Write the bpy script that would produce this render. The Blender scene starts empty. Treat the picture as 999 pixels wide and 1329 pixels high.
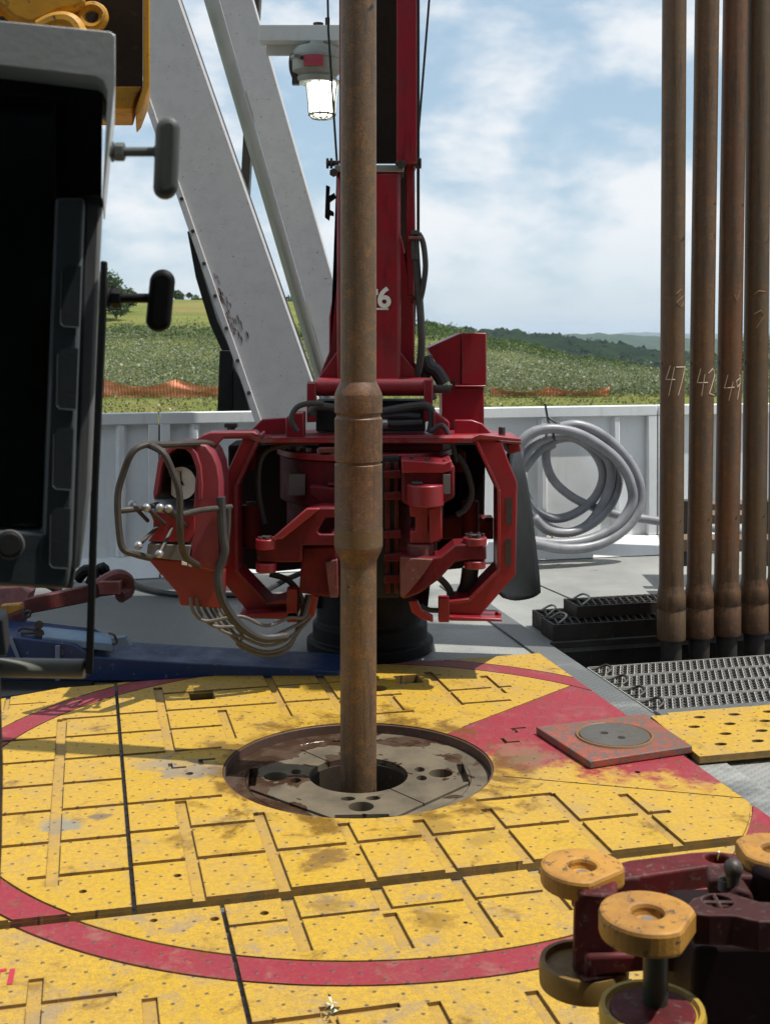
import bpy, bmesh, math, random
import numpy as np
from mathutils import Vector, Matrix, noise
R = math.radians
random.seed(7); RNG = np.random.default_rng(7)
SC = bpy.context.scene
COL = SC.collection
EYE = 1.57; F = 1600.0; CX = 499.5; HY = 430.0
PHI = R(13.6); OX, OY = -0.096, 4.46
DECK = -0.035

def W(px, py, d):                       # point seen at (px,py) in the photo, at depth d
    return Vector(((px - CX) * d / F, d, EYE - (py - HY) * d / F))
def U(u, v, z=0.0):                     # rig grid, centred on the rotary table
    c, s = math.cos(PHI), math.sin(PHI)
    return Vector((OX + u * c - v * s, OY + u * s + v * c, z))
def G(px, py, z=0.0):
    d = (EYE - z) * F / (py - HY)
    return Vector(((px - CX) * d / F, d, z))

# ------------------------------------------------------------------ mesh builder
class MB:
    def __init__(s): s.bm = bmesh.new()
    def prism(s, pts, vec):
        vec = Vector(vec)
        a = [s.bm.verts.new(p) for p in pts]; b = [s.bm.verts.new(Vector(p) + vec) for p in pts]
        fs = [s.bm.faces.new(a), s.bm.faces.new(b[::-1])]
        n = len(a)
        for i in range(n):
            fs.append(s.bm.faces.new((a[i], b[i], b[(i + 1) % n], a[(i + 1) % n])))
        bmesh.ops.recalc_face_normals(s.bm, faces=fs)
        return s
    def pp(s, poly, d, t):              # outline facing the camera at depth d, t metres thick
        return s.prism([W(x, y, d) for x, y in poly], (0, t, 0))
    def ps(s, poly, d, t, k=-.222):      # same, for a body turned so that its right side runs along k
        return s.prism([W(x, y, d) for x, y in poly], (k * t, t, 0))
    def rect(s, x0, y0, x1, y1, d, t):
        return s.pp([(x0, y0), (x1, y0), (x1, y1), (x0, y1)], d, t)
    def box(s, c, size, rot=None):
        m = Matrix.Translation(Vector(c)) @ (rot.to_4x4() if rot else Matrix()) @ Matrix.Diagonal((*size, 1))
        bmesh.ops.create_cube(s.bm, size=1, matrix=m); return s
    def ubox(s, u0, u1, v0, v1, z0, z1):
        return s.prism([U(u0, v0, z0), U(u1, v0, z0), U(u1, v1, z0), U(u0, v1, z0)], (0, 0, z1 - z0))
    def cyl(s, p0, p1, r0, r1=None, seg=24):
        p0, p1 = Vector(p0), Vector(p1); r1 = r0 if r1 is None else r1
        ax = p1 - p0
        m = Matrix.Translation((p0 + p1) / 2) @ ax.to_track_quat('Z', 'Y').to_matrix().to_4x4()
        bmesh.ops.create_cone(s.bm, cap_ends=True, segments=seg, radius1=r0, radius2=r1, depth=ax.length, matrix=m); return s
    def vcyl(s, px, y0, y1, d, rpx, seg=24):        # vertical cylinder between photo heights
        a, b = W(px, y1, d), W(px, y0, d)
        return s.cyl(a, b, rpx * d / F, seg=seg)
    def ball(s, c, r, seg=16):
        bmesh.ops.create_uvsphere(s.bm, u_segments=seg, v_segments=max(6, seg // 2), radius=r, matrix=Matrix.Translation(Vector(c))); return s
    def tube(s, pts, r, seg=10, res=1, closed=False):
        pts = [Vector(p) for p in pts]
        if res > 1: pts = spline(pts, res, closed)
        n = len(pts); rings = []
        t0 = (pts[1] - pts[0]).normalized()
        nrm = t0.orthogonal().normalized()
        for i in range(n):
            if closed: t = (pts[(i + 1) % n] - pts[i - 1]).normalized()
            else: t = (pts[min(i + 1, n - 1)] - pts[max(i - 1, 0)]).normalized()
            nrm = (nrm - t * nrm.dot(t))
            nrm = nrm.normalized() if nrm.length > 1e-6 else t.orthogonal().normalized()
            bn = t.cross(nrm)
            rr = r(i / (n - 1)) if callable(r) else r
            rings.append([s.bm.verts.new(pts[i] + rr * (math.cos(a) * nrm + math.sin(a) * bn)) for a in [2 * math.pi * k / seg for k in range(seg)]])
        for i in range(n if closed else n - 1):
            A, B = rings[i], rings[(i + 1) % n]
            for k in range(seg):
                s.bm.faces.new((A[k], A[(k + 1) % seg], B[(k + 1) % seg], B[k]))
        if not closed:
            s.bm.faces.new(rings[0][::-1]); s.bm.faces.new(rings[-1])
        return s
    def lathe(s, prof, c, seg=48, caps=True):   # prof: (r, z) from bottom to top
        rings = [[s.bm.verts.new((c[0] + r * math.cos(2 * math.pi * k / seg), c[1] + r * math.sin(2 * math.pi * k / seg), z)) for k in range(seg)] for r, z in prof]
        for A, B in zip(rings, rings[1:]):
            for k in range(seg): s.bm.faces.new((A[k], A[(k + 1) % seg], B[(k + 1) % seg], B[k]))
        if caps:
            s.bm.faces.new(rings[0][::-1]); s.bm.faces.new(rings[-1])
        return s
    def build(s, name, mat, parent=None, origin=None, bevel=0.0, sharp=35, seg=2):
        me = bpy.data.meshes.new(name); s.bm.to_mesh(me); s.bm.free()
        return link(name, me, mat, parent, origin, bevel, sharp, seg)

def wloc(o):
    l = Vector((0, 0, 0))
    while o: l += o.location; o = o.parent
    return l
def link(name, me, mat, parent=None, origin=None, bevel=0.0, sharp=35, seg=2):
    ob = bpy.data.objects.new(name, me); COL.objects.link(ob)
    if mat: me.materials.append(mat)
    if parent:
        ob.parent = parent; off = wloc(parent)
    else:
        if origin is None:
            co = np.empty(len(me.vertices) * 3); me.vertices.foreach_get('co', co); co = co.reshape(-1, 3)
            lo, hi = co.min(0), co.max(0)
            origin = ((lo[0] + hi[0]) / 2, (lo[1] + hi[1]) / 2, lo[2])
        off = Vector(origin); ob.location = off
    me.transform(Matrix.Translation(-off))
    me.shade_smooth()
    if sharp: me.set_sharp_from_angle(angle=R(sharp))
    if bevel:
        m = ob.modifiers.new('Bevel', 'BEVEL'); m.width = bevel; m.segments = seg; m.limit_method = 'ANGLE'; m.angle_limit = R(40)
        m.harden_normals = False
    return ob
def spline(p, res, closed=False):
    out = []; n = len(p)
    for i in range(n if closed else n - 1):
        if closed: a, b, c, d = p[i - 1], p[i], p[(i + 1) % n], p[(i + 2) % n]
        else: a, b, c, d = p[max(i - 1, 0)], p[i], p[i + 1], p[min(i + 2, n - 1)]
        for k in range(res):
            t = k / res
            out.append(0.5 * ((2 * b) + (c - a) * t + (2 * a - 5 * b + 4 * c - d) * t * t + (3 * b - a - 3 * c + d) * t ** 3))
    if not closed: out.append(p[-1])
    return out
def tag(o, label, cat, group=None, kind=None):
    if label: o['label'] = label
    if cat: o['category'] = cat
    if group: o['group'] = group
    if kind: o['kind'] = kind
    return o
def thing(name, label, cat, loc, group=None):
    o = bpy.data.objects.new(name, None); COL.objects.link(o); o.location = loc; o.empty_display_size = .1
    return tag(o, label, cat, group)
def copy_tree(o, parent=None):
    c = o.copy(); COL.objects.link(c)
    if parent: c.parent = parent
    for ch in list(o.children): copy_tree(ch, c)
    return c

# ------------------------------------------------------------------ materials
def nodes(name):
    m = bpy.data.materials.new(name); m.use_nodes = True
    nt = m.node_tree; b = nt.nodes['Principled BSDF']
    return m, nt, b
def N(nt, t, **kw):
    n = nt.nodes.new(t)
    for k, v in kw.items():
        if k in n.inputs.keys() if hasattr(n.inputs, 'keys') else False: n.inputs[k].default_value = v
        else: setattr(n, k, v)
    return n
def math_(nt, op, a, b=None, c=None, clamp=False):
    n = nt.nodes.new('ShaderNodeMath'); n.operation = op; n.use_clamp = clamp
    for i, x in enumerate((a, b, c)):
        if x is None: continue
        if isinstance(x, (int, float)): n.inputs[i].default_value = x
        else: nt.links.new(x, n.inputs[i])
    return n.outputs[0]
def mix(nt, f, a, b):
    n = nt.nodes.new('ShaderNodeMix'); n.data_type = 'RGBA'
    for sk, x in ((n.inputs[0], f), (n.inputs[6], a), (n.inputs[7], b)):
        if isinstance(x, (int, float)): sk.default_value = x
        elif isinstance(x, (tuple, list)): sk.default_value = (*x[:3], 1)
        else: nt.links.new(x, sk)
    return n.outputs[2]
def ns(nt, co, scale, detail=5, rough=.6, dist=0.0):
    n = nt.nodes.new('ShaderNodeTexNoise'); n.inputs['Scale'].default_value = scale
    n.inputs['Detail'].default_value = detail; n.inputs['Roughness'].default_value = rough; n.inputs['Distortion'].default_value = dist
    if co is not None: nt.links.new(co, n.inputs['Vector'])
    return n.outputs['Fac']
def ramp(nt, f, lo, hi):
    n = nt.nodes.new('ShaderNodeMapRange'); n.interpolation_type = 'SMOOTHSTEP'
    n.inputs[1].default_value = lo; n.inputs[2].default_value = hi
    nt.links.new(f, n.inputs[0]); return n.outputs[0]
def objco(nt, scale=None):
    t = nt.nodes.new('ShaderNodeTexCoord'); o = t.outputs['Object']
    if scale:
        m = nt.nodes.new('ShaderNodeMapping'); m.inputs['Scale'].default_value = scale; nt.links.new(o, m.inputs[0]); o = m.outputs[0]
    return o
def bump(nt, b, h, strength=.3, dist=.01):
    n = nt.nodes.new('ShaderNodeBump'); n.inputs['Strength'].default_value = strength; n.inputs['Distance'].default_value = dist
    nt.links.new(h, n.inputs['Height']); nt.links.new(n.outputs[0], b.inputs['Normal'])
def edge(nt, radius, lo=.02, hi=.12):
    """1 near convex and concave edges of the surface"""
    bv = nt.nodes.new('ShaderNodeBevel'); bv.samples = 4; bv.inputs['Radius'].default_value = radius
    g = nt.nodes.new('ShaderNodeNewGeometry'); d = nt.nodes.new('ShaderNodeVectorMath'); d.operation = 'DOT_PRODUCT'
    nt.links.new(bv.outputs[0], d.inputs[0]); nt.links.new(g.outputs['Normal'], d.inputs[1])
    return ramp(nt, math_(nt, 'SUBTRACT', 1., d.outputs['Value']), lo, hi)
def worn(name, base, dark, rust, rough=.5, metal=0., s=6., wear=.62, grime=.5, spec=.5, bmp=.15, streak=None, wearw=.07, ew=0., edgecol=None, rs=.55):
    """paint or metal: base colour, soft grime, chips of another colour"""
    m, nt, b = nodes(name); co = objco(nt, streak)
    g = ramp(nt, ns(nt, co, s, 6, .65), .35, .75)
    c = mix(nt, math_(nt, 'MULTIPLY', g, grime), base, dark)
    chips = ramp(nt, ns(nt, co, s * 5, 8, .7, .4), wear, wear + wearw)
    c = mix(nt, chips, c, rust)
    if ew:
        e = math_(nt, 'MULTIPLY', edge(nt, ew), ramp(nt, ns(nt, co, s * 4, 5, .7), .40, .58))
        c = mix(nt, math_(nt, 'MULTIPLY', e, .8), c, edgecol or rust)
        runs = ramp(nt, ns(nt, objco(nt, (1, 1, .12)), s * 5, 5, .65), .56, .72)
        c = mix(nt, math_(nt, 'MULTIPLY', runs, rs), c, tuple(x * .35 for x in dark))
    fine = ns(nt, co, s * 30, 3, .6)
    c = mix(nt, math_(nt, 'MULTIPLY', fine, .25), c, tuple(x * .55 for x in base))
    nt.links.new(c, b.inputs['Base Color'])
    nt.links.new(math_(nt, 'ADD', math_(nt, 'MULTIPLY', g, .25), rough), b.inputs['Roughness'])
    b.inputs['Metallic'].default_value = metal; b.inputs['Specular IOR Level'].default_value = spec
    bump(nt, b, math_(nt, 'ADD', fine, math_(nt, 'MULTIPLY', chips, -2)), bmp, .002)
    return m
def plain(name, col, rough=.5, metal=0., emit=None, es=1.):
    m, nt, b = nodes(name); co = objco(nt)
    c = mix(nt, ramp(nt, ns(nt, co, 9, 5), .3, .75), col, tuple(x * .7 for x in col))
    nt.links.new(c, b.inputs['Base Color'])
    b.inputs['Roughness'].default_value = rough; b.inputs['Metallic'].default_value = metal
    if emit: b.inputs['Emission Color'].default_value = (*emit, 1); b.inputs['Emission Strength'].default_value = es
    return m

M = {}
M['red'] = worn('red_paint', (.27, .010, .020), (.13, .008, .012), (.09, .04, .028), .32, s=5, wear=.64, grime=.8, ew=.012, edgecol=(.20, .10, .09))
M['redgrime'] = worn('red_paint_greasy', (.125, .006, .011), (.035, .004, .006), (.07, .03, .022), .48, s=7, wear=.60, grime=.9, ew=.014, edgecol=(.15, .055, .045), spec=.22)
M['oldred'] = worn('old_red_paint', (.15, .018, .022), (.06, .026, .022), (.10, .068, .052), .5, s=12, wear=.54, grime=.9, ew=.010, edgecol=(.20, .14, .12))
M['white'] = worn('white_paint', (.78, .80, .81), (.62, .65, .66), (.30, .24, .18), .42, s=3, wear=.70, grime=.7, ew=.008, edgecol=(.36, .28, .2), rs=.16)
M['girder'] = worn('white_girder_paint', (.47, .47, .48), (.37, .37, .385), (.10, .07, .06), .5, s=11, wear=.625, grime=.6, wearw=.02)
M['blue'] = worn('blue_paint', (.010, .034, .12), (.008, .018, .05), (.16, .15, .15), .4, s=6, wear=.6, grime=.6)
M['black'] = worn('black_steel', (.004, .004, .0045), (.008, .0075, .007), (.03, .025, .02), .5, s=8, wear=.66, spec=.2)
M['dirtysteel'] = worn('dirty_dark_steel', (.06, .052, .045), (.025, .02, .018), (.12, .10, .08), .5, .4, s=10, wear=.6)
M['steel'] = worn('bare_steel', (.38, .37, .35), (.2, .19, .17), (.16, .11, .07), .35, .8, s=12, wear=.66)
M['hood'] = worn('hood_aluminium', (.66, .68, .68), (.52, .54, .54), (.3, .3, .3), .25, .35, s=3, wear=.8, grime=.4)
M['nearred'] = worn('greasy_tong_red', (.115, .011, .014), (.035, .010, .010), (.11, .065, .055), .45, s=10, wear=.56, grime=.95, ew=.010, edgecol=(.18, .10, .09), spec=.2)
M['knob'] = plain('polished_ball', (.36, .36, .37), .3, .6)
M['alu'] = worn('brushed_aluminium', (.62, .64, .64), (.5, .52, .52), (.3, .3, .3), .22, .9, s=3, wear=.8, grime=.4)
M['rubber'] = worn('black_rubber', (.012, .013, .014), (.02, .02, .021), (.05, .05, .048), .55, s=4, wear=.72, spec=.2)
M['charcoal'] = worn('charcoal_plastic', (.045, .056, .066), (.06, .068, .074), (.08, .08, .085), .5, s=6, wear=.75)
M['greyrail'] = worn('grey_rubber_rail', (.17, .175, .18), (.12, .12, .125), (.12, .12, .12), .55, s=6, wear=.75, streak=(1, 1, .05))
M['gun'] = worn('handle_grey', (.075, .085, .08), (.05, .055, .055), (.12, .12, .12), .45, s=8, wear=.75)
M['glass'] = plain('screen_glass', (.002, .002, .003), .06)
M['yellowpart'] = worn('yellow_handle_paint', (.46, .225, .03), (.22, .10, .022), (.06, .035, .025), .45, s=8, wear=.56, grime=.9, bmp=.3, ew=.008, edgecol=(.12, .06, .03))
M['hoistyellow'] = worn('yellow_hoist_paint', (.55, .27, .012), (.30, .14, .01), (.03, .02, .015), .45, s=9, wear=.58, grime=.7)
M['brown'] = worn('grimy_dark_brown', (.030, .020, .012), (.05, .028, .012), (.08, .05, .02), .6, s=8, wear=.6)
M['orange'] = worn('orange_paint', (.30, .065, .035), (.11, .06, .042), (.10, .085, .075), .5, s=6, wear=.47, grime=.8, bmp=.3)
M['redpaint'] = worn('red_floor_paint', (.42, .02, .045), (.3, .02, .03), (.2, .1, .05), .5, s=20, wear=.7)
M['dial'] = plain('dial_face', (.8, .8, .78), .5)
M['labelplate'] = worn('label_plate', (.11, .105, .10), (.1, .1, .1), (.05, .05, .05), .5, s=30, wear=.6)
M['whitepaint'] = worn('stencil_white', (.75, .74, .7), (.6, .58, .52), (.3, .1, .1), .6, s=40, wear=.66)
M['chalk'] = plain('chalk', (.62, .50, .38), .9)
M['chalkfaint'] = plain('faint_chalk', (.30, .17, .08), .9)
M['cable'] = plain('black_cable', (.02, .02, .02), .5)
M['leaf'] = plain('dry_leaf', (.32, .19, .09), .7)
M['brass'] = worn('brass_fitting', (.30, .21, .10), (.16, .11, .06), (.5, .5, .45), .5, .3, s=20, wear=.55)
M['orangespray'] = plain('orange_spray', (.75, .16, .05), .7)
M['greyhose'] = None
M['hosehyd'] = worn('hydraulic_hose', (.025, .025, .026), (.06, .055, .05), (.12, .10, .085), .5, s=9, wear=.62)
M['hosegrey'] = worn('grey_hydraulic_hose', (.11, .10, .09), (.07, .06, .05), (.05, .045, .04), .5, s=9, wear=.62)
M['plastic'] = plain('clear_plastic', (.75, .8, .62), .12)
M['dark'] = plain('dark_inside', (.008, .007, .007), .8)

def mat_pipe(name, ctr, k=1.0, red=0.0, gr=1.0):
    m, nt, b = nodes(name); co = objco(nt); st = objco(nt, (1, 1, .22))
    big = ramp(nt, ns(nt, st, 7, 6, .65), .32, .72)
    c = mix(nt, big, tuple(x * k for x in (.118 + .045 * red, .070 - .008 * red, .034 - .008 * red)), tuple(x * k for x in (.085, .058, .036)))
    c = mix(nt, math_(nt, 'MULTIPLY', ramp(nt, ns(nt, co, 24, 8, .75), .47, .64), .85 * gr), c, tuple(x * k for x in (.22, .10, .03)))
    c = mix(nt, math_(nt, 'MULTIPLY', ramp(nt, ns(nt, st, 26, 6, .7), .56, .7), .6), c, tuple(x * k for x in (.10, .095, .08)))
    c = mix(nt, math_(nt, 'MULTIPLY', ramp(nt, ns(nt, objco(nt, (1, 1, .07)), 40, 5, .7), .54, .66), .7), c, tuple(x * k for x in (.045, .028, .018)))
    c = mix(nt, ramp(nt, ns(nt, co, 14, 3, .5), .70, .76), c, (.02, .017, .014))
    c = mix(nt, math_(nt, 'MULTIPLY', ramp(nt, ns(nt, co, 150, 4, .75), .44, .62), .68 * gr), c, tuple(x * k for x in (.05, .03, .018)))
    nt.links.new(c, b.inputs['Base Color']); b.inputs['Roughness'].default_value = .5; b.inputs['Metallic'].default_value = .2
    bump(nt, b, math_(nt, 'ADD', ns(nt, co, 90, 5, .7), math_(nt, 'MULTIPLY', ns(nt, co, 260, 2), .5)), .5, .003)
    return m
M['pipe'] = mat_pipe('rusty_pipe', None, 1.25, 0, .8)
M['joint'] = mat_pipe('rusty_tool_joint', None, .98, .8)
M['pipe2'] = mat_pipe('grey_brown_pipe', None, 1.15, 0, .45)
M['pipe3'] = mat_pipe('red_rusty_pipe', None, 1.1, .9, .5)
M['pipe4'] = mat_pipe('brown_pipe', None, 1.15, .3, .6)
M['pipe5'] = mat_pipe('olive_brown_pipe', None, 1.0, 0, .4)

def mat_floor(name, wedge=False, grey=.4, ring=True, FZ=.010):
    m, nt, b = nodes(name)
    g = nt.nodes.new('ShaderNodeNewGeometry')
    # plate objects have their origin at the rotary centre and are rotated with the rig: object space = rig grid
    co = objco(nt)
    sx = nt.nodes.new('ShaderNodeSeparateXYZ'); nt.links.new(co, sx.inputs[0]); u, v, z = sx.outputs
    r = math_(nt, 'SQRT', math_(nt, 'ADD', math_(nt, 'POWER', u, 2.), math_(nt, 'POWER', v, 2.)))
    # paint
    ycol = mix(nt, ramp(nt, ns(nt, co, 2.2, 5, .6), .35, .7), (.48, .29, .017), (.44, .27, .034))
    ycol = mix(nt, math_(nt, 'MULTIPLY', ramp(nt, ns(nt, co, 3.1, 4, .55, .6), .50, .66), .8), ycol, (.46, .28, .006))
    rcol = mix(nt, ramp(nt, ns(nt, co, 4, 6, .65), .4, .7), (.235, .008, .028), (.20, .018, .034))
    sp = ns(nt, co, 60, 5, .7)
    wob = math_(nt, 'MULTIPLY', math_(nt, 'SUBTRACT', ns(nt, co, 60, 3), .5), .012)
    rr = math_(nt, 'ADD', r, wob)
    red = None
    if ring:
        ur = math_(nt, 'SUBTRACT', rr, 1.42)
        red = math_(nt, 'LESS_THAN', math_(nt, 'ABSOLUTE', ur), .057)
    if wedge:
        up = math_(nt, 'LESS_THAN', math_(nt, 'SUBTRACT', v, math_(nt, 'MULTIPLY', u, .68)), -.015)
        lo = math_(nt, 'GREATER_THAN', math_(nt, 'ADD', v, math_(nt, 'MULTIPLY', u, .53)), .035)
        w = math_(nt, 'MULTIPLY', math_(nt, 'MULTIPLY', up, lo), math_(nt, 'GREATER_THAN', u, .1))
        # worn towards the lower border and the bushing
        wearf = math_(nt, 'ADD', math_(nt, 'MULTIPLY', math_(nt, 'ADD', v, math_(nt, 'MULTIPLY', u, .53)), 2.1), math_(nt, 'MULTIPLY', math_(nt, 'SUBTRACT', ns(nt, co, 5, 6, .7), .5), 2.2))
        w = math_(nt, 'MULTIPLY', w, ramp(nt, wearf, .12, .55))
        red = math_(nt, 'MAXIMUM', red, w) if red is not None else w
    if red is not None:
        chip = math_(nt, 'SUBTRACT', 1., math_(nt, 'MULTIPLY', ramp(nt, ns(nt, co, 45, 7, .75), .60, .72), .28))
        c = mix(nt, math_(nt, 'MULTIPLY', red, chip), ycol, rcol)
    else: c = ycol
    # grip coat speckle, dirt, scrapes, oil
    ysel = math_(nt, 'SUBTRACT', 1., math_(nt, 'MULTIPLY', red, .8)) if red is not None else 1.
    c = mix(nt, math_(nt, 'MULTIPLY', math_(nt, 'MULTIPLY', ramp(nt, sp, .42, .62), .42), ysel), c, (.27, .165, .04))
    gm = ramp(nt, ns(nt, co, 6.5, 9, .76, .3), .50, .66)
    c = mix(nt, math_(nt, 'MULTIPLY', math_(nt, 'MULTIPLY', gm, grey), math_(nt, 'MULTIPLY_ADD', ysel, .6, .4)), c, (.25, .19, .13))
    scr = objco(nt, (3, 14, 1))
    gm2 = ramp(nt, ns(nt, scr, 2.6, 7, .75), .66, .72)
    c = mix(nt, math_(nt, 'MULTIPLY', gm2, .75), c, (.13, .125, .13))
    spk = ramp(nt, ns(nt, co, 210, 3, .75), .50, .64)
    c = mix(nt, math_(nt, 'MULTIPLY', math_(nt, 'MULTIPLY', spk, .15 + .6 * grey), ysel), c, (.17, .11, .035))
    pits = ramp(nt, ns(nt, co, 95, 4, .7), .60, .69)
    c = mix(nt, math_(nt, 'MULTIPLY', pits, .6), c, (.20, .13, .06))
    near = math_(nt, 'SUBTRACT', 1., ramp(nt, r, .48, .80), clamp=True)
    oil = ramp(nt, math_(nt, 'ADD', ns(nt, co, 5, 7, .68, .4), math_(nt, 'MULTIPLY', near, .13)), .565, .72)
    c = mix(nt, math_(nt, 'MULTIPLY', oil, .82), c, (.13, .065, .012))
    ed = math_(nt, 'MULTIPLY', edge(nt, .007), ramp(nt, ns(nt, co, 16, 6, .7), .38, .56))
    c = mix(nt, math_(nt, 'MULTIPLY', ed, .8), c, (.15, .075, .025))
    for bu, bv_, br, bc, bs in ((-.28, -.74, .13, (.10, .045, .010), 1.0), (-.30, -1.0, .10, (.13, .07, .012), .7), (-.04, -1.16, .10, (.20, .11, .012), .9), (.22, -.72, .10, (.16, .10, .02), .6), (-.60, .10, .17, (.17, .155, .14), 1.0), (-.70, .20, .14, (.20, .18, .15), .8), (.10, -.60, .16, (.17, .095, .012), .8), (-1.02, -.30, .10, (.13, .17, .19), .9), (-.92, -.26, .06, (.09, .08, .08), 1.0), (.62, -.02, .20, (.20, .15, .08), .6)):
        du = math_(nt, 'SUBTRACT', u, bu); dv = math_(nt, 'SUBTRACT', v, bv_)
        q = math_(nt, 'SQRT', math_(nt, 'ADD', math_(nt, 'MULTIPLY', du, du), math_(nt, 'MULTIPLY', dv, dv)))
        mk_ = math_(nt, 'ADD', math_(nt, 'SUBTRACT', 1., math_(nt, 'DIVIDE', q, br)), math_(nt, 'MULTIPLY', math_(nt, 'SUBTRACT', ns(nt, co, 9, 7, .7, .4), .5), 2.6))
        c = mix(nt, math_(nt, 'MULTIPLY', ramp(nt, mk_, .25, .75), .75 * bs), c, bc)
    # studs
    vt = nt.nodes.new('ShaderNodeTexVoronoi'); vt.feature = 'F1'; vt.voronoi_dimensions = '2D'; vt.inputs['Scale'].default_value = 15.5; vt.inputs['Randomness'].default_value = .32
    mp = nt.nodes.new('ShaderNodeMapping'); mp.inputs['Rotation'].default_value = (0, 0, R(31)); nt.links.new(co, mp.inputs[0])
    fl = nt.nodes.new('ShaderNodeVectorMath'); fl.operation = 'MULTIPLY'; fl.inputs[1].default_value = (1, 1, 0); nt.links.new(mp.outputs[0], fl.inputs[0])
    nt.links.new(fl.outputs[0], vt.inputs['Vector'])
    d = vt.outputs['Distance']
    stud = math_(nt, 'SUBTRACT', 1., ramp(nt, d, .055, .10))
    top = math_(nt, 'GREATER_THAN', z, -.016)
    stud = math_(nt, 'MULTIPLY', stud, top)
    c = mix(nt, math_(nt, 'MULTIPLY', stud, .88), c, (.07, .055, .045))
    # grime collected along the plate borders and groove walls: bare steel on steep faces
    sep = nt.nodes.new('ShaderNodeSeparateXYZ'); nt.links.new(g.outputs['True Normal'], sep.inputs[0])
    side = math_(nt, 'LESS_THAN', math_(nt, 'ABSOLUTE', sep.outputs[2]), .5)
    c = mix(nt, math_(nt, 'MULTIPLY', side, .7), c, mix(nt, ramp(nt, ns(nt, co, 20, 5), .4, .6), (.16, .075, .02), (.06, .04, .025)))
    deep = math_(nt, 'MULTIPLY', math_(nt, 'LESS_THAN', math_(nt, 'ABSOLUTE', math_(nt, 'ADD', z, FZ)), .0012), ramp(nt, ns(nt, co, 3, 5, .7), .3, .6))
    c = mix(nt, math_(nt, 'MULTIPLY', deep, .55), c, (.30, .19, .07))
    nt.links.new(c, b.inputs['Base Color'])
    nt.links.new(math_(nt, 'SUBTRACT', .62, math_(nt, 'MULTIPLY', oil, .3)), b.inputs['Roughness'])
    h = math_(nt, 'ADD', math_(nt, 'MULTIPLY', sp, .35), math_(nt, 'MULTIPLY', ramp(nt, d, .03, .12), -1.2))
    bump(nt, b, h, .55, .004)
    return m
M['floor'] = mat_floor('yellow_grip_floor')
M['floorwedge'] = mat_floor('yellow_grip_floor_red_sector', True)
M['floorfront'] = mat_floor('yellow_grip_floor_speckled', False, .75, True, .023)
M['mat2'] = mat_floor('yellow_mat', False, .35, ring=False)

def mat_deck():
    m, nt, b = nodes('grey_deck_steel'); co = objco(nt)
    c = mix(nt, ramp(nt, ns(nt, co, 1.1, 6, .6), .35, .7), (.31, .315, .30), (.21, .215, .205))
    c = mix(nt, math_(nt, 'MULTIPLY', ramp(nt, ns(nt, co, 4, 8, .7, .5), .52, .75), .5), c, (.22, .23, .225))
    c = mix(nt, ramp(nt, ns(nt, objco(nt, (1, 2.2, 1)), 1.7, 5, .6, .8), .685, .70), c, (.10, .10, .10))
    c = mix(nt, ramp(nt, ns(nt, co, 30, 6, .7), .64, .72), c, (.16, .14, .12))
    # wet dirt round the machine; also paints in the shade towards the left
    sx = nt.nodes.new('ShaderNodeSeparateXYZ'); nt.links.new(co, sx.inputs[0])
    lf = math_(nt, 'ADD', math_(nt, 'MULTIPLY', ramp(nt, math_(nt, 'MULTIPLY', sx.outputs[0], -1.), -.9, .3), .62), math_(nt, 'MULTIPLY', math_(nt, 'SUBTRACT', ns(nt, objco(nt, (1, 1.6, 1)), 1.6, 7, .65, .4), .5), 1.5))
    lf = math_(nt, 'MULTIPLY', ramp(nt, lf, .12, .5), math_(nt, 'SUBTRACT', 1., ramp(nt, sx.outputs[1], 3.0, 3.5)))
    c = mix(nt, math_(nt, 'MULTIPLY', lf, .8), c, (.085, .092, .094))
    nt.links.new(c, b.inputs['Base Color']); b.inputs['Metallic'].default_value = .15
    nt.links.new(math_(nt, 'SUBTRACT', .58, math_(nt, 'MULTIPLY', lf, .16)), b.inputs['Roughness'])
    # raised tread
    mp = nt.nodes.new('ShaderNodeMapping'); mp.inputs['Rotation'].default_value = (0, 0, R(45)); mp.inputs['Scale'].default_value = (36, 36, 1); nt.links.new(co, mp.inputs[0])
    ck = nt.nodes.new('ShaderNodeTexVoronoi'); ck.inputs['Scale'].default_value = 1.; ck.inputs['Randomness'].default_value = 0.; nt.links.new(mp.outputs[0], ck.inputs['Vector'])
    bump(nt, b, math_(nt, 'ADD', ramp(nt, ck.outputs['Distance'], .5, .2), math_(nt, 'MULTIPLY', ns(nt, co, 25, 5), .6)), .35, .006)
    return m
M['deck'] = mat_deck()
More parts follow.
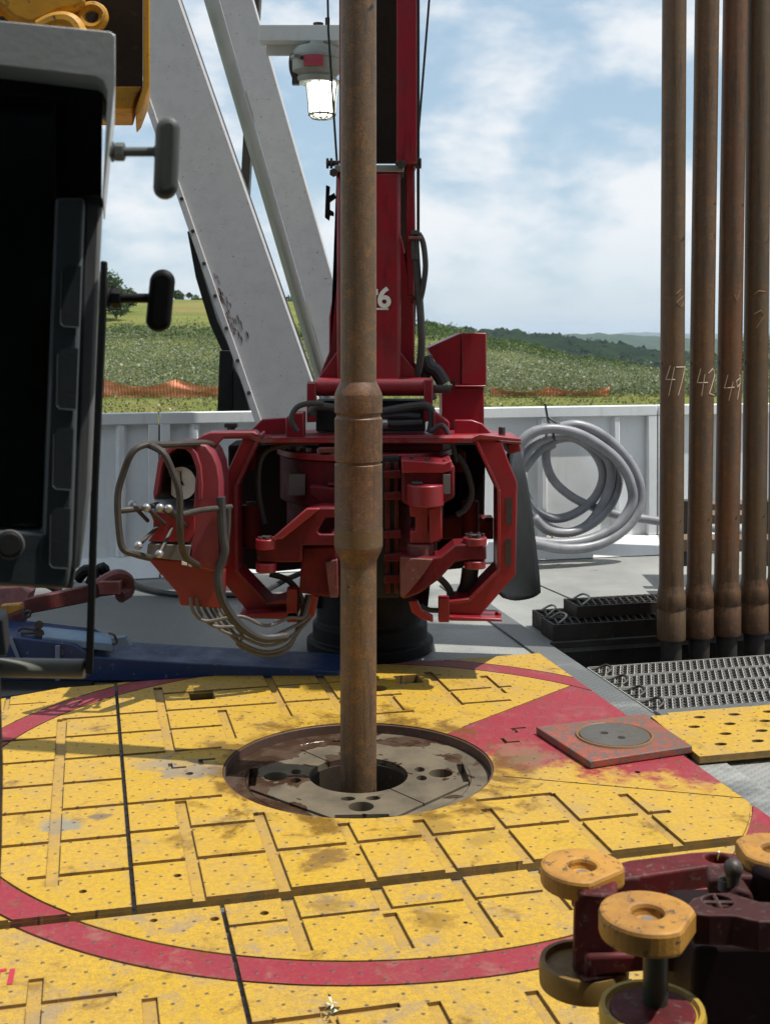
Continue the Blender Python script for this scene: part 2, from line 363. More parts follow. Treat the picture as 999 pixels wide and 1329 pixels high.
def mat_table():
    m, nt, b = nodes('rotary_steel_oily'); co = objco(nt)
    sx = nt.nodes.new('ShaderNodeSeparateXYZ'); nt.links.new(co, sx.inputs[0])
    c = mix(nt, ramp(nt, ns(nt, co, 5, 6, .6), .35, .7), (.135, .110, .072), (.068, .054, .036))
    c = mix(nt, ramp(nt, ns(nt, co, 30, 6, .7), .6, .75), c, (.16, .14, .12))
    rr = math_(nt, 'SQRT', math_(nt, 'ADD', math_(nt, 'POWER', sx.outputs[0], 2.), math_(nt, 'POWER', sx.outputs[1], 2.)))
    outer = math_(nt, 'MULTIPLY', ramp(nt, rr, .31, .40), ramp(nt, math_(nt, 'ADD', math_(nt, 'MULTIPLY', sx.outputs[0], -1.), math_(nt, 'MULTIPLY', sx.outputs[1], .25)), -.02, .16))
    f = math_(nt, 'ADD', ns(nt, co, 6.5, 3, .5, .5), math_(nt, 'ADD', math_(nt, 'MULTIPLY', outer, .34), math_(nt, 'MULTIPLY', sx.outputs[1], .17)))
    oil = ramp(nt, f, .565, .585)
    c = mix(nt, oil, c, mix(nt, ramp(nt, ns(nt, co, 9, 3), .4, .6), (.042, .022, .012), (.075, .05, .035)))
    nt.links.new(c, b.inputs['Base Color'])
    nt.links.new(math_(nt, 'SUBTRACT', .55, math_(nt, 'MULTIPLY', oil, .40)), b.inputs['Roughness'])
    bump(nt, b, math_(nt, 'ADD', ns(nt, co, 60, 5), math_(nt, 'MULTIPLY', math_(nt, 'MULTIPLY', oil, ns(nt, co, 22, 2)), 3.)), .3, .004)
    return m
M['table'] = mat_table()
def mat_hose():
    m, nt, b = nodes('ribbed_grey_hose'); co = objco(nt)
    c = mix(nt, ramp(nt, ns(nt, co, 8, 5), .4, .7), (.235, .24, .26), (.16, .165, .18))
    nt.links.new(c, b.inputs['Base Color']); b.inputs['Roughness'].default_value = .4
    return m
M['greyhose'] = mat_hose()
def mat_island(name, stops, rough=.7, trans=.25, big=None):
    m, nt, b = nodes(name); g = nt.nodes.new('ShaderNodeNewGeometry')
    cr = nt.nodes.new('ShaderNodeValToRGB'); cr.color_ramp.interpolation = 'CONSTANT'
    e = cr.color_ramp.elements
    e[0].position, e[0].color = stops[0][0], (*stops[0][1], 1); e[1].position, e[1].color = stops[1][0], (*stops[1][1], 1)
    for p, c in stops[2:]:
        x = e.new(p); x.color = (*c, 1)
    nt.links.new(g.outputs['Random Per Island'], cr.inputs[0])
    c = cr.outputs[0]
    if big:
        t = nt.nodes.new('ShaderNodeTexCoord')
        c = mix(nt, ramp(nt, ns(nt, t.outputs['Object'], big[0], 4), .42, .62), c, mix(nt, .55, c, big[1]))
    nt.links.new(c, b.inputs['Base Color']); b.inputs['Roughness'].default_value = rough
    b.inputs['Specular IOR Level'].default_value = .2
    tr = nt.nodes.new('ShaderNodeBsdfTranslucent'); nt.links.new(c, tr.inputs[0])
    mx = nt.nodes.new('ShaderNodeMixShader'); mx.inputs[0].default_value = trans
    nt.links.new(b.outputs[0], mx.inputs[1]); nt.links.new(tr.outputs[0], mx.inputs[2])
    nt.links.new(mx.outputs[0], nt.nodes['Material Output'].inputs[0])
    return m

# ------------------------------------------------------------------ camera, light, world
cam = bpy.data.cameras.new('camera'); co_ = bpy.data.objects.new('camera', cam); COL.objects.link(co_)
co_.location = (0, 0, EYE); co_.rotation_euler = (R(90), 0, 0)
cam.sensor_fit = 'VERTICAL'; cam.sensor_height = 36; cam.sensor_width = 27; cam.lens = F / 1329 * 36
cam.shift_y = -(664.5 - HY) / 1329; cam.clip_start = .05; cam.clip_end = 20000
cam.dof.use_dof = True; cam.dof.focus_distance = 5.0; cam.dof.aperture_fstop = 9
SC.camera = co_
EL, AZ = R(67), R(100)
sv = Vector((math.sin(AZ) * math.cos(EL), math.cos(AZ) * math.cos(EL), math.sin(EL)))
sl = bpy.data.lights.new('sun', 'SUN'); sl.energy = 4.8; sl.angle = R(.5); sl.color = (1, .955, .88)
so = bpy.data.objects.new('sun', sl); COL.objects.link(so); so.location = (3, 6, 12); so.rotation_euler = sv.to_track_quat('Z', 'Y').to_euler()
wd = bpy.data.worlds.new('World'); SC.world = wd; wd.use_nodes = True
nt = wd.node_tree; bg = nt.nodes['Background']
sk = nt.nodes.new('ShaderNodeTexSky'); sk.sky_type = 'NISHITA'; sk.sun_disc = False; sk.sun_elevation = EL; sk.sun_rotation = AZ
sk.air_density = 1.0; sk.dust_density = .6; sk.ozone_density = 1.5
tc = nt.nodes.new('ShaderNodeTexCoord'); sp_ = nt.nodes.new('ShaderNodeSeparateXYZ'); nt.links.new(tc.outputs['Generated'], sp_.inputs[0])
mp = nt.nodes.new('ShaderNodeMapping'); mp.inputs['Scale'].default_value = (1, 1, 2.1); mp.inputs['Location'].default_value = (.35, .1, .12); nt.links.new(tc.outputs['Generated'], mp.inputs[0])
c1 = ns(nt, mp.outputs[0], 7.5, 10, .55, .1); c2 = ns(nt, mp.outputs[0], 2.6, 5, .5, .1)
cl = math_(nt, 'ADD', math_(nt, 'MULTIPLY', c1, .6), math_(nt, 'MULTIPLY', c2, .4))
cf = ramp(nt, cl, .42, .58)
low = ramp(nt, sp_.outputs[2], .0, .10)
cf = math_(nt, 'MULTIPLY', cf, math_(nt, 'ADD', math_(nt, 'MULTIPLY', low, .55), .40))
skb = mix(nt, .62, sk.outputs[0], (5.9, 8.1, 10.0))
skc = mix(nt, cf, skb, (10.0, 10.3, 10.6))
nt.links.new(skc, bg.inputs[0]); bg.inputs[1].default_value = .078
SC.view_settings.view_transform = 'Standard'; SC.view_settings.look = 'None'; SC.view_settings.gamma = 1; SC.view_settings.exposure = .24
SC.view_settings.use_curve_mapping = False
SC.render.engine = 'CYCLES'; SC.cycles.max_bounces = 6; SC.cycles.use_denoising = True
# ================================================================== SETTING: field, hills, vegetation
def interp(x, tab):
    if x <= tab[0][0]: return tab[0][1]
    for (a, ya), (b, yb) in zip(tab, tab[1:]):
        if x <= b:
            t = (x - a) / (b - a); t = t * t * (3 - 2 * t); return ya + (yb - ya) * t
    return tab[-1][1]
CREST = [(-400, 396), (130, 388), (400, 391), (500, 408), (560, 426), (650, 447), (760, 471), (860, 488), (1000, 494), (1500, 490)]
GZ = -2.5; D0, D1 = 76.0, 175.0
def gz(x, y):
    """height of the land at x, y"""
    d = max(y, .5); px = CX + x / d * F
    if y < 1: return GZ
    n = noise.noise(Vector((x * .05, y * .05, 0))) * .35 + noise.noise(Vector((x * .2, y * .2, 3))) * .1
    if d <= D0: return GZ + n * .4 * min(1, d / 40)
    cy = interp(px, CREST)
    y0 = HY + (EYE - GZ) * F / D0
    t = (d - D0) / (D1 - D0)
    if t <= 1:
        tt = t ** .8
        yy = y0 + (cy - y0) * tt
        return EYE - (yy - HY) * d / F + n * .4
    zc = EYE - (cy - HY) * D1 / F
    k = min(1, (d - D1) / 220); k = k * k * (3 - 2 * k)
    return zc * (1 - k) + (-75) * k + n * .4
bm = bmesh.new()
ang = [R(a) for a in np.concatenate([np.linspace(-180, -40, 12), np.linspace(-35, 35, 141), np.linspace(40, 180, 12)])][:-1]
ds = [2, 6, 12, 20, 30, 40, 50, 58, 66, 72] + list(np.linspace(76, 180, 70)) + [188, 200, 220, 250, 300, 360, 450, 700, 1200, 2500, 5000, 9000]
rows = []
for d in ds:
    rows.append([bm.verts.new((d * math.sin(a) / max(math.cos(a), .25) if abs(a) < R(60) else d * math.sin(a), d if abs(a) < R(60) and False else d * math.cos(a) / (max(math.cos(a), .25) if abs(a) < R(60) else 1), 0)) for a in ang])
for r_ in rows:
    for v in r_: v.co.z = gz(v.co.x, v.co.y)
na = len(ang)
for A, B in zip(rows, rows[1:]):
    for k in range(na): bm.faces.new((A[k], B[k], B[(k + 1) % na], A[(k + 1) % na]))
bm.faces.new(rows[0])
bmesh.ops.recalc_face_normals(bm, faces=bm.faces)
me = bpy.data.meshes.new('ground'); bm.to_mesh(me); bm.free()
m, nt, b = nodes('meadow_grass'); co = objco(nt)
st = objco(nt, (.5, 2.2, 1))
c = mix(nt, ramp(nt, ns(nt, st, .12, 8, .7), .38, .62), (.125, .155, .032), (.20, .20, .055))
c = mix(nt, math_(nt, 'MULTIPLY', ramp(nt, ns(nt, st, .9, 7, .7), .48, .66), .55), c, (.075, .11, .025))
c = mix(nt, math_(nt, 'MULTIPLY', ramp(nt, ns(nt, co, .06, 6, .7), .56, .64), .5), c, (.26, .17, .085))
nt.links.new(c, b.inputs['Base Color']); b.inputs['Roughness'].default_value = .9; b.inputs['Specular IOR Level'].default_value = .1
bump(nt, b, ns(nt, co, 2.5, 6, .7), .8, .4)
g = link('ground', me, m, origin=(0, 0, 0), sharp=None); tag(g, 'green and straw coloured meadow rising to a low crest', 'ground', kind='structure')

def quads(name, P, S, tilt, mat, aspect=1.0, up=None):
    """many leaf faces: centres P (n,3), half sizes S (n)"""
    n = len(P)
    a = RNG.uniform(0, 2 * np.pi, n); b_ = RNG.normal(0, tilt, n)
    t = np.stack([np.cos(a), np.sin(a), np.zeros(n)], 1)
    nx = np.stack([-np.sin(a) * np.sin(b_), np.cos(a) * np.sin(b_), np.cos(b_)], 1)
    S_ = S[:, None]
    j = RNG.uniform(.6, 1.3, (4, n, 1))
    V = np.stack([P - t * S_ * j[0], P - nx * S_ * aspect * j[1], P + t * S_ * j[2], P + nx * S_ * aspect * j[3]], 1).reshape(-1, 3)
    me = bpy.data.meshes.new(name)
    me.vertices.add(4 * n); me.vertices.foreach_set('co', V.astype(np.float32).ravel())
    me.loops.add(4 * n); me.loops.foreach_set('vertex_index', np.arange(4 * n, dtype=np.int32))
    me.polygons.add(n); me.polygons.foreach_set('loop_start', np.arange(0, 4 * n, 4, dtype=np.int32))
    me.update(calc_edges=True)
    return me
# weeds between the net fence and the meadow
weedmat = mat_island('weed_leaves', [(0, (.10, .13, .05)), (.22, (.155, .185, .08)), (.42, (.215, .24, .125)), (.66, (.28, .30, .20)), (.86, (.55, .55, .47)), (.955, (.27, .28, .07))], .8, .4, (.11, (.055, .095, .025)))
P, S = [], []
def weed_top(px):                       # where the weeds end against the meadow (photo row)
    return interp(px, [(100, 434), (250, 432), (420, 438), (560, 452), (650, 462), (760, 482), (860, 494), (1000, 500)])
i = 0
while len(P) < 9000:
    px = random.uniform(60, 1100); d = D0 + (D1 - D0) * random.random() ** 1.3
    if px > 430 and px < 540 and random.random() < .7: continue
    x = (px - CX) * d / F; z = gz(x, d)
    py = HY + (EYE - z) * F / d
    if py < weed_top(px) + random.gauss(0, 3): continue
    P.append((x, d, z))
P = np.array(P); n = len(P); K = 21
h = np.clip(RNG.gamma(4, .24, n), .35, 2.2) * (1 + .25 * np.sin(P[:, 0] * .35) * np.cos(P[:, 1] * .22))
C = np.repeat(P, K, 0); hh = np.repeat(h, K)
C = C + np.stack([RNG.normal(0, .42, n * K) , RNG.normal(0, .42, n * K), hh * RNG.beta(2.2, 1.4, n * K)], 1)
w = link('weeds', quads('weeds', C, RNG.uniform(.035, .10, n * K), .9, weedmat, .9), weedmat, origin=(0, 0, GZ), sharp=None)
tag(w, 'tall grey green weeds with pale flowers covering the slope', 'weeds', kind='stuff')
# brighter shrubs along the upper border of the weeds and right crest
P, S = [], []
for i in range(900):
    px = random.uniform(540, 1000) if i % 6 else random.uniform(100, 430)
    ty = weed_top(px) - (14 if px > 520 else 4) * random.random()
    d = D1 - 2 - 20 * random.random() if px > 520 else 124 + 14 * random.random()
    x = (px - CX) * d / F; z = gz(x, d)
    k = 26; hh = random.uniform(.6, 1.5) if px > 520 else random.uniform(.4, 1.2)
    for _ in range(k):
        P.append((x + random.gauss(0, .55), d + random.gauss(0, .5), z + hh * random.betavariate(2, 1.5))); S.append(random.uniform(.07, .2))
shrubmat = mat_island('shrub_leaves', [(0, (.045, .085, .022)), (.4, (.07, .12, .03)), (.72, (.11, .16, .04)), (.93, (.22, .21, .03))], .8, .3)
sh = link('shrubs', quads('shrubs', np.array(P), np.array(S), .8, shrubmat), shrubmat, origin=(0, 0, GZ), sharp=None)
tag(sh, 'bright green shrubs along the top of the weedy slope', 'shrubs', kind='stuff')
# short tufts and flowers between the net and the wall
P, S = [], []
for i in range(1500):
    px = random.uniform(110, 880); d = random.uniform(56, 75); x = (px - CX) * d / F; z = gz(x, d)
    for _ in range(4):
        P.append((x + random.gauss(0, .15), d + random.gauss(0, .15), z + random.uniform(0, .28))); S.append(random.uniform(.03, .08))
tm = mat_island('tuft_leaves', [(0, (.13, .14, .04)), (.40, (.20, .185, .07)), (.72, (.08, .105, .03)), (.94, (.50, .50, .40))], .8, .3)
tf = link('grass_tufts', quads('tufts', np.array(P), np.array(S), .7, tm), tm, origin=(0, 0, GZ), sharp=None)
tag(tf, 'short grass tufts with white flowers in front of the orange net', 'grass', kind='stuff')

# trees: trunk, limbs and a leafy crown
treemat = mat_island('tree_leaves', [(0, (.030, .060, .016)), (.4, (.048, .088, .022)), (.75, (.075, .12, .03)), (.93, (.11, .155, .04))], .75, .25)
bark = plain('bark', (.09, .07, .05), .9)
def tree(px, d, h, wd_, label, lobes=9, n=2600, leaf=.16):
    x = (px - CX) * d / F; z = gz(x, d)
    t = thing('broadleaf_tree', label, 'tree', (x, d, z), 'trees on the meadow crest')
    tb = MB(); tb.tube([(x, d, z - .2), (x + .05 * wd_, d, z + h * .35), (x - .03 * wd_, d, z + h * .7)], lambda q: .05 * h * (1 - .8 * q) * .6, 8, 4)
    for k in range(6):
        a = k * 1.05; tb.tube([(x, d, z + h * .25), (x + math.cos(a) * wd_ * .2, d + math.sin(a) * wd_ * .2, z + h * .5), (x + math.cos(a) * wd_ * .36, d + math.sin(a) * wd_ * .36, z + h * .68)], lambda q: .014 * h * (1 - .8 * q), 6, 3)
    tb.build('trunk', bark, t)
    P = []
    per = n // lobes
    for L in range(lobes):
        a = random.uniform(0, 6.28); rr = math.sqrt(random.random()) * .36 * wd_
        c = np.array((x + rr * math.cos(a), d + rr * math.sin(a), z + h * random.uniform(.14, .84)))
        s = wd_ * random.uniform(.16, .26)
        q = RNG.normal(0, 1, (per, 3)); q /= np.linalg.norm(q, axis=1)[:, None]
        P.append(c + q * s * RNG.uniform(.45, 1.08, (per, 1)) * np.array((1, 1, .75)))
    P = np.concatenate(P)
    link('crown', quads('crown', P, RNG.uniform(.6, 1.3, len(P)) * leaf, 1.1, treemat), treemat, t, sharp=None)
tree(133, 150, 6.4, 6.8, 'tallest leafy tree just left of the lower T handle behind the console', 14, 4200, .17)
tree(163, 158, 3.3, 4.6, 'lower spreading tree sloping down to the right of the tallest crest tree', 9, 2400, .15)
tree(92, 154, 6.5, 6.0, 'leafy tree mostly hidden behind the black console frame', 10, 2400, .17)
tree(232, 186, 2.4, 3.6, 'small round tree on the left horizon right of the lower T handle', 7, 1200, .14)
tree(250, 188, 2.2, 3.4, 'small tree on the left horizon touching the white girder edge', 7, 1200, .14)
tree(372, 188, 2.2, 3.2, 'small tree in the narrow gap between the two white girders', 6, 1000, .14)
tree(556, 184, 1.7, 2.8, 'tiny tree on the crest right beside the red arm hoses', 6, 1000, .12)
tree(592, 190, 1.5, 2.2, 'tiny rounded tree standing alone above the red box', 6, 900, .12)
tree(972, 170, 6.2, 7.5, 'dark tree showing between the rightmost rusty pipes', 12, 3000, .18)

# far wooded ridges
def ridge(name, d, prof, depth, base, mat, label, bumpz, step=3):
    bm = bmesh.new(); rows = []
    xs = list(range(-300, 1500, step))
    for j, (dd, f) in enumerate(((0, 0), (depth * .25, .45), (depth * .55, .8), (depth * .8, .95), (depth, 1), (depth * 1.25, .9), (depth * 1.8, .0))):
        row = []
        for px in xs:
            D = d - depth + dd; x = (px - CX) * d / F
            top = EYE - (interp(px, prof) - HY) * d / F
            z = base + (top - base) * f
            z += bumpz * (noise.fractal(Vector((x / d * 90, dd / depth * 7, d)), .9, 2.2, 5)) * (1 if f > 0 else 0)
            row.append(bm.verts.new((x, D, z)))
        rows.append(row)
    for A, B in zip(rows, rows[1:]):
        for k in range(len(xs) - 1): bm.faces.new((A[k], A[k + 1], B[k + 1], B[k]))
    bmesh.ops.recalc_face_normals(bm, faces=bm.faces)
    me = bpy.data.meshes.new(name); bm.to_mesh(me); bm.free()
    return tag(link(name, me, mat, origin=(0, d, base), sharp=None), label, 'hills', kind='structure')
def wood(name, s, a, b_):
    m, nt, b = nodes(name); co = objco(nt)
    nt.links.new(mix(nt, ramp(nt, ns(nt, co, s, 8, .75), .4, .62), a, b_), b.inputs['Base Color']); b.inputs['Roughness'].default_value = .95; b.inputs['Specular IOR Level'].default_value = 0
    bump(nt, b, ns(nt, co, s, 8, .75), 1, 6); return m
P1 = [(-300, 400), (300, 412), (520, 427), (590, 427), (660, 429), (720, 436), (800, 446), (860, 457), (1000, 466), (1500, 468)]
P2 = [(-300, 440), (700, 438), (750, 433), (790, 433), (850, 437), (920, 440), (1000, 436), (1500, 430)]
P3 = [(-300, 432), (780, 434), (830, 431), (900, 433), (1500, 430)]
ridge('far_ridge', 7000, P3, 1500, -95, wood('far_wood', .01, (.03, .05, .03), (.045, .07, .035)), 'faint blue ridge on the far horizon', 5)
ridge('middle_ridge', 2600, P2, 700, -90, wood('middle_wood', .03, (.022, .042, .018), (.045, .075, .03)), 'blue green wooded ridge behind the dark forest', 3)
ridge('near_ridge', 640, P1, 160, -80, wood('near_wood', .1, (.014, .03, .014), (.03, .055, .02)), 'wooded slope under the dark forest', 2)
P, S = [], []
for i in range(1500):
    px = random.uniform(500, 1080) if i % 5 else random.uniform(-100, 500); dd = random.uniform(-.95, .15)
    x = (px - CX) * 640 / F; d = 640 - 0 + dd * 150
    top = EYE - (interp(px, P1) - HY) * 640 / F
    f = 1 + dd * .85 if dd < 0 else 1
    z = top - 26 * (1 - f) - 3.5 if f < 1 else top - 3.5
    r = random.uniform(2.0, 4.2)
    q = RNG.normal(0, 1, (46, 3)); q /= np.linalg.norm(q, axis=1)[:, None]; q[:, 2] = np.abs(q[:, 2]) * 1.15
    P.append(np.array((x, d, z)) + q * r * RNG.uniform(.7, 1.05, (46, 1))); S.append(RNG.uniform(.7, 1.5, 46))
fm = mat_island('forest_leaves', [(0, (.012, .028, .014)), (.4, (.02, .042, .018)), (.8, (.034, .062, .024))], .85, .15)
fo = link('forest', quads('forest', np.concatenate(P), np.concatenate(S), .9, fm), fm, origin=(0, 560, -26), sharp=None)
tag(fo, 'dark green forest covering the nearest ridge', 'forest', kind='stuff')

# orange net fence sagging in front of the weeds
m, nt, b = nodes('orange_net'); co = objco(nt)
wv = nt.nodes.new('ShaderNodeTexWave'); wv.inputs['Scale'].default_value = 1.6; wv.inputs['Distortion'].default_value = 1.5; nt.links.new(co, wv.inputs[0])
c = mix(nt, ramp(nt, wv.outputs['Fac'], .55, .8), (.66, .15, .05), (.75, .36, .22))
c = mix(nt, math_(nt, 'MULTIPLY', ramp(nt, ns(nt, co, 1.5, 6, .7), .4, .7), .6), c, (.45, .11, .045))
nt.links.new(c, b.inputs['Base Color']); b.inputs['Roughness'].default_value = .6
tr = nt.nodes.new('ShaderNodeBsdfTransparent'); mx = nt.nodes.new('ShaderNodeMixShader')
sx = nt.nodes.new('ShaderNodeSeparateXYZ'); nt.links.new(co, sx.inputs[0])
hz = math_(nt, 'FRACT', math_(nt, 'MULTIPLY', sx.outputs[0], 7.)); hx = math_(nt, 'FRACT', math_(nt, 'MULTIPLY', sx.outputs[2], 9.))
hole = math_(nt, 'MULTIPLY', math_(nt, 'GREATER_THAN', hz, .62), math_(nt, 'GREATER_THAN', hx, .6))
nt.links.new(hole, mx.inputs[0]); nt.links.new(b.outputs[0], mx.inputs[1]); nt.links.new(tr.outputs[0], mx.inputs[2]); nt.links.new(mx.outputs[0], nt.nodes['Material Output'].inputs[0])
M['net'] = m
def net(x0, x1, d, hgt, posts, label, sag, lay=1.0):
    t = thing('net_fence', label, 'net fence', ((((x0 + x1) / 2) - CX) * d / F, d, GZ))
    bm = bmesh.new(); n = 160; m_ = 8; rows = []
    for j in range(m_ + 1):
        row = []
        for i in range(n + 1):
            px = x0 + (x1 - x0) * i / n; x = (px - CX) * d / F
            s = abs(math.sin((px - x0) / posts * math.pi))
            hh = hgt * (1 - sag * s) * (1 + .08 * noise.noise(Vector((x * .8, 0, d))))
            yy = d + .25 * noise.noise(Vector((x * .9, j * .35, 1))) - lay * (j / m_) * s * .5
            row.append(bm.verts.new((x, yy, gz(x, d) + .02 + hh * j / m_)))
        rows.append(row)
    for A, B in zip(rows, rows[1:]):
        for i in range(n): bm.faces.new((A[i], A[i + 1], B[i + 1], B[i]))
    me = bpy.data.meshes.new('netting'); bm.to_mesh(me); bm.free()
    link('netting', me, M['net'], t, sharp=None)
    k = 0
    while x0 + k * posts <= x1:
        px = x0 + k * posts; x = (px - CX) * d / F
        MB().cyl((x, d, GZ - .3), (x, d, GZ + hgt * 1.12), .025, seg=8).build('post', M['dirtysteel'], t); k += 1
net(40, 420, 75, 1.12, 95, 'sagging orange plastic net fence in the field left of the girders', .38)
net(636, 790, 76, .62, 77, 'low heap of orange netting behind the white wall beside the red box', .45, 2.5)

# the air: far hills fade to blue
mb = MB(); mb.box((0, 0, -25), (19400, 19400, 150))
m = bpy.data.materials.new('haze_air'); m.use_nodes = True; nt = m.node_tree; nt.nodes.clear()
o_ = nt.nodes.new('ShaderNodeOutputMaterial'); pv = nt.nodes.new('ShaderNodeVolumePrincipled')
pv.inputs['Color'].default_value = (.72, .85, 1, 1); pv.inputs['Density'].default_value = .00013
nt.links.new(pv.outputs[0], o_.inputs['Volume'])
tag(mb.build('haze', m, origin=(0, 0, -100), sharp=None), 'pale blue summer haze over the far hills', 'haze', kind='stuff')
# ================================================================== RIG FLOOR
ROT = Matrix.Rotation(PHI, 4, 'Z')
def plate(name, outline, z, t, cutters, mat, label, cat='floor plate', bevel=.0022):
    """outline and cutters in rig-grid coordinates; the object's origin is the rotary centre"""
    def mk(nm, mb):
        me = bpy.data.meshes.new(nm); mb.bm.to_mesh(me); mb.bm.free(); o = bpy.data.objects.new(nm, me); COL.objects.link(o); return o
    b = MB(); b.prism([(x, y, z - t) for x, y in outline], (0, 0, t)); base = mk(name, b)
    for grp in cutters:
        c = MB()
        for k in grp:
            if k[0] == 'box': _, u0, u1, v0, v1, dep = k; c.prism([(u0, v0, z - dep), (u1, v0, z - dep), (u1, v1, z - dep), (u0, v1, z - dep)], (0, 0, dep + .05))
            elif k[0] == 'cyl': _, u, v, r, dep, sg = k; c.cyl((u, v, z - dep), (u, v, z + .05), r, seg=sg)
            elif k[0] == 'poly': c.prism([(x, y, z - k[2]) for x, y in k[1]], (0, 0, k[2] + .05))
            elif k[0] == 'ring':
                _, r0, r1, dep = k; n = 160; A = []
                for r in (r0, r1):
                    A.append([[c.bm.verts.new((r * math.cos(2 * math.pi * i / n), r * math.sin(2 * math.pi * i / n), zz)) for i in range(n)] for zz in (z - dep, z + .05)])
                for i in range(n):
                    j = (i + 1) % n
                    c.bm.faces.new((A[1][0][i], A[1][0][j], A[1][1][j], A[1][1][i])); c.bm.faces.new((A[0][0][j], A[0][0][i], A[0][1][i], A[0][1][j]))
                    c.bm.faces.new((A[0][1][i], A[1][1][i], A[1][1][j], A[0][1][j])); c.bm.faces.new((A[0][0][j], A[1][0][j], A[1][0][i], A[0][0][i]))
        cu = mk('cutter', c)
        mod = base.modifiers.new('cut', 'BOOLEAN'); mod.operation = 'DIFFERENCE'; mod.solver = 'EXACT'; mod.use_self = True; mod.object = cu
        dg = bpy.context.evaluated_depsgraph_get(); me2 = bpy.data.meshes.new_from_object(base.evaluated_get(dg))
        base.modifiers.clear(); old = base.data; base.data = me2; bpy.data.meshes.remove(old)
        cm = cu.data; bpy.data.objects.remove(cu); bpy.data.meshes.remove(cm)
    base.data.name = name; base.data.materials.clear(); base.data.materials.append(mat)
    base.data.shade_flat()
    base.location = (OX, OY, 0); base.rotation_euler = (0, 0, PHI)
    if bevel:
        m = base.modifiers.new('Bevel', 'BEVEL'); m.width = bevel; m.segments = 2; m.limit_method = 'ANGLE'; m.angle_limit = R(50); m.use_clamp_overlap = True
    return tag(base, label, cat)
GD = .010
def gv(u, v0, v1, w=.038, d=GD): return ('box', u - w / 2, u + w / 2, min(v0, v1), max(v0, v1), d)
def gh(v, u0, u1, w=.021, d=GD): return ('box', min(u0, u1), max(u0, u1), v - w / 2, v + w / 2, d)
def hk(u, v, s=1, d=.012):              # J-shaped lifting slot
    return [('box', u - .008, u + .008, v - .05 * s if s > 0 else v, v if s > 0 else v + .05, d), ('box', u - .008, u + .055, v - .058 if s > 0 else v + .042, v - .042 if s > 0 else v + .058, d)]
T = .033
# left plate
plate('floor_plate', [(-1.45, -.925), (-.835, -.925), (-.835, 1.262), (-1.06, 1.255), (-1.33, 1.14), (-1.45, .9)], 0, T, [
    [gv(-1.05, -.745, .80), gh(.80, -1.05, -.80), gh(.57, -1.05, -.80), gh(.575, -1.5, -1.05), gh(.315, -1.5, -.80), gh(.066, -1.5, -.80), gh(-.175, -1.5, -.80), gh(-.435, -1.5, -.80), gh(-.68, -1.12, -.80), gh(1.05, -1.28, -1.12, .012), gv(-1.28, .98, 1.25, .02)],
    [('ring', 1.358, 1.366, .006), ('ring', 1.474, 1.482, .006)],
    [('cyl', -.965, -.80, .011, .03, 16), ('cyl', -.98, 1.02, .009, .03, 12)]], M['floor'],
    'worn yellow steel floor plate left of the rotary table with long cross grooves')
# centre plate
front = [gv(-.16, -.50, -.95), gv(.08, -.53, -.95), gv(.32, -.495, -.95), gv(.57, -.42, -.95), gv(.81, -.48, -.95), gv(-.41, -.35, -.95), gv(-.65, -.19, -.95)]
hz = [gh(-.175, -.85, -.51), gh(-.415, -.85, -.40), gh(-.655, -.85, .90), gh(-.42, .31, .58), gh(.31, -.85, -.46), gh(.57, -.85, -.42), gh(.815, -.85, .37), gh(1.06, -.66, -.15), gh(1.06, -.15, .62, .012), gh(.57, .05, .36), gh(.815, .56, .87), gh(.62, .56, .80)]
back = [gv(-.65, .31, 1.16), gv(-.41, .40, .77), gv(-.155, .62, 1.34), gv(.075, .60, 1.25), gv(.31, .59, .83), gv(.57, .60, 1.12), gv(.80, .72, 1.0)]
plate('floor_plate', [(-.822, -.918), (1.19, -.885), (1.19, 1.312), (-.822, 1.275)], 0, T, [
    [('cyl', 0, 0, .487, .1, 128)],
    front + hz + back,
    [('ring', 1.358, 1.366, .006), ('ring', 1.474, 1.482, .006)],
    [('poly', [(.49 / 1, .318), (.49, .326), (1.13, .762), (1.13, .754)], .004), ('poly', [(.47, -.222), (.47, -.230), (1.22, -.629), (1.22, -.621)], .004)],
    [('box', -.525, -.42, .93, 1.06, .1), ('box', .40, .51, .96, 1.09, .1), ('cyl', .285, .92, .045, .1, 24)],
    hk(-.66, .18) + hk(-.55, .14, -1) + hk(.60, .16) + hk(.68, .21, -1) + [('cyl', -.60, .06, .014, .03, 16), ('cyl', -.70, -.76, .011, .03, 16), ('cyl', -.16, -.72, .008, .03, 12), ('cyl', .95, -.30, .011, .03, 12)],
    ], M['floorwedge'], 'large yellow steel floor plate around the rotary table with a red painted sector', bevel=.0018)
ZF = -.013
plate('floor_plate', [(-1.9, -.945), (-.598, -.945), (-.598, -2.6), (-1.9, -2.6)], ZF, .022, [
    [gv(-1.075, -1.225, -2.0, .036), gh(-1.345, -1.6, -.885, .022), gv(-.81, -1.38, -2.1, .036), ('cyl', -.62, -1.02, .012, .02, 12), ('cyl', -.78, -.99, .010, .02, 16)],
    [('ring', 1.358, 1.366, .006), ('ring', 1.474, 1.482, .006)]], M['floorfront'],
    'speckled yellow steel floor plate at the front left corner with red lettering')
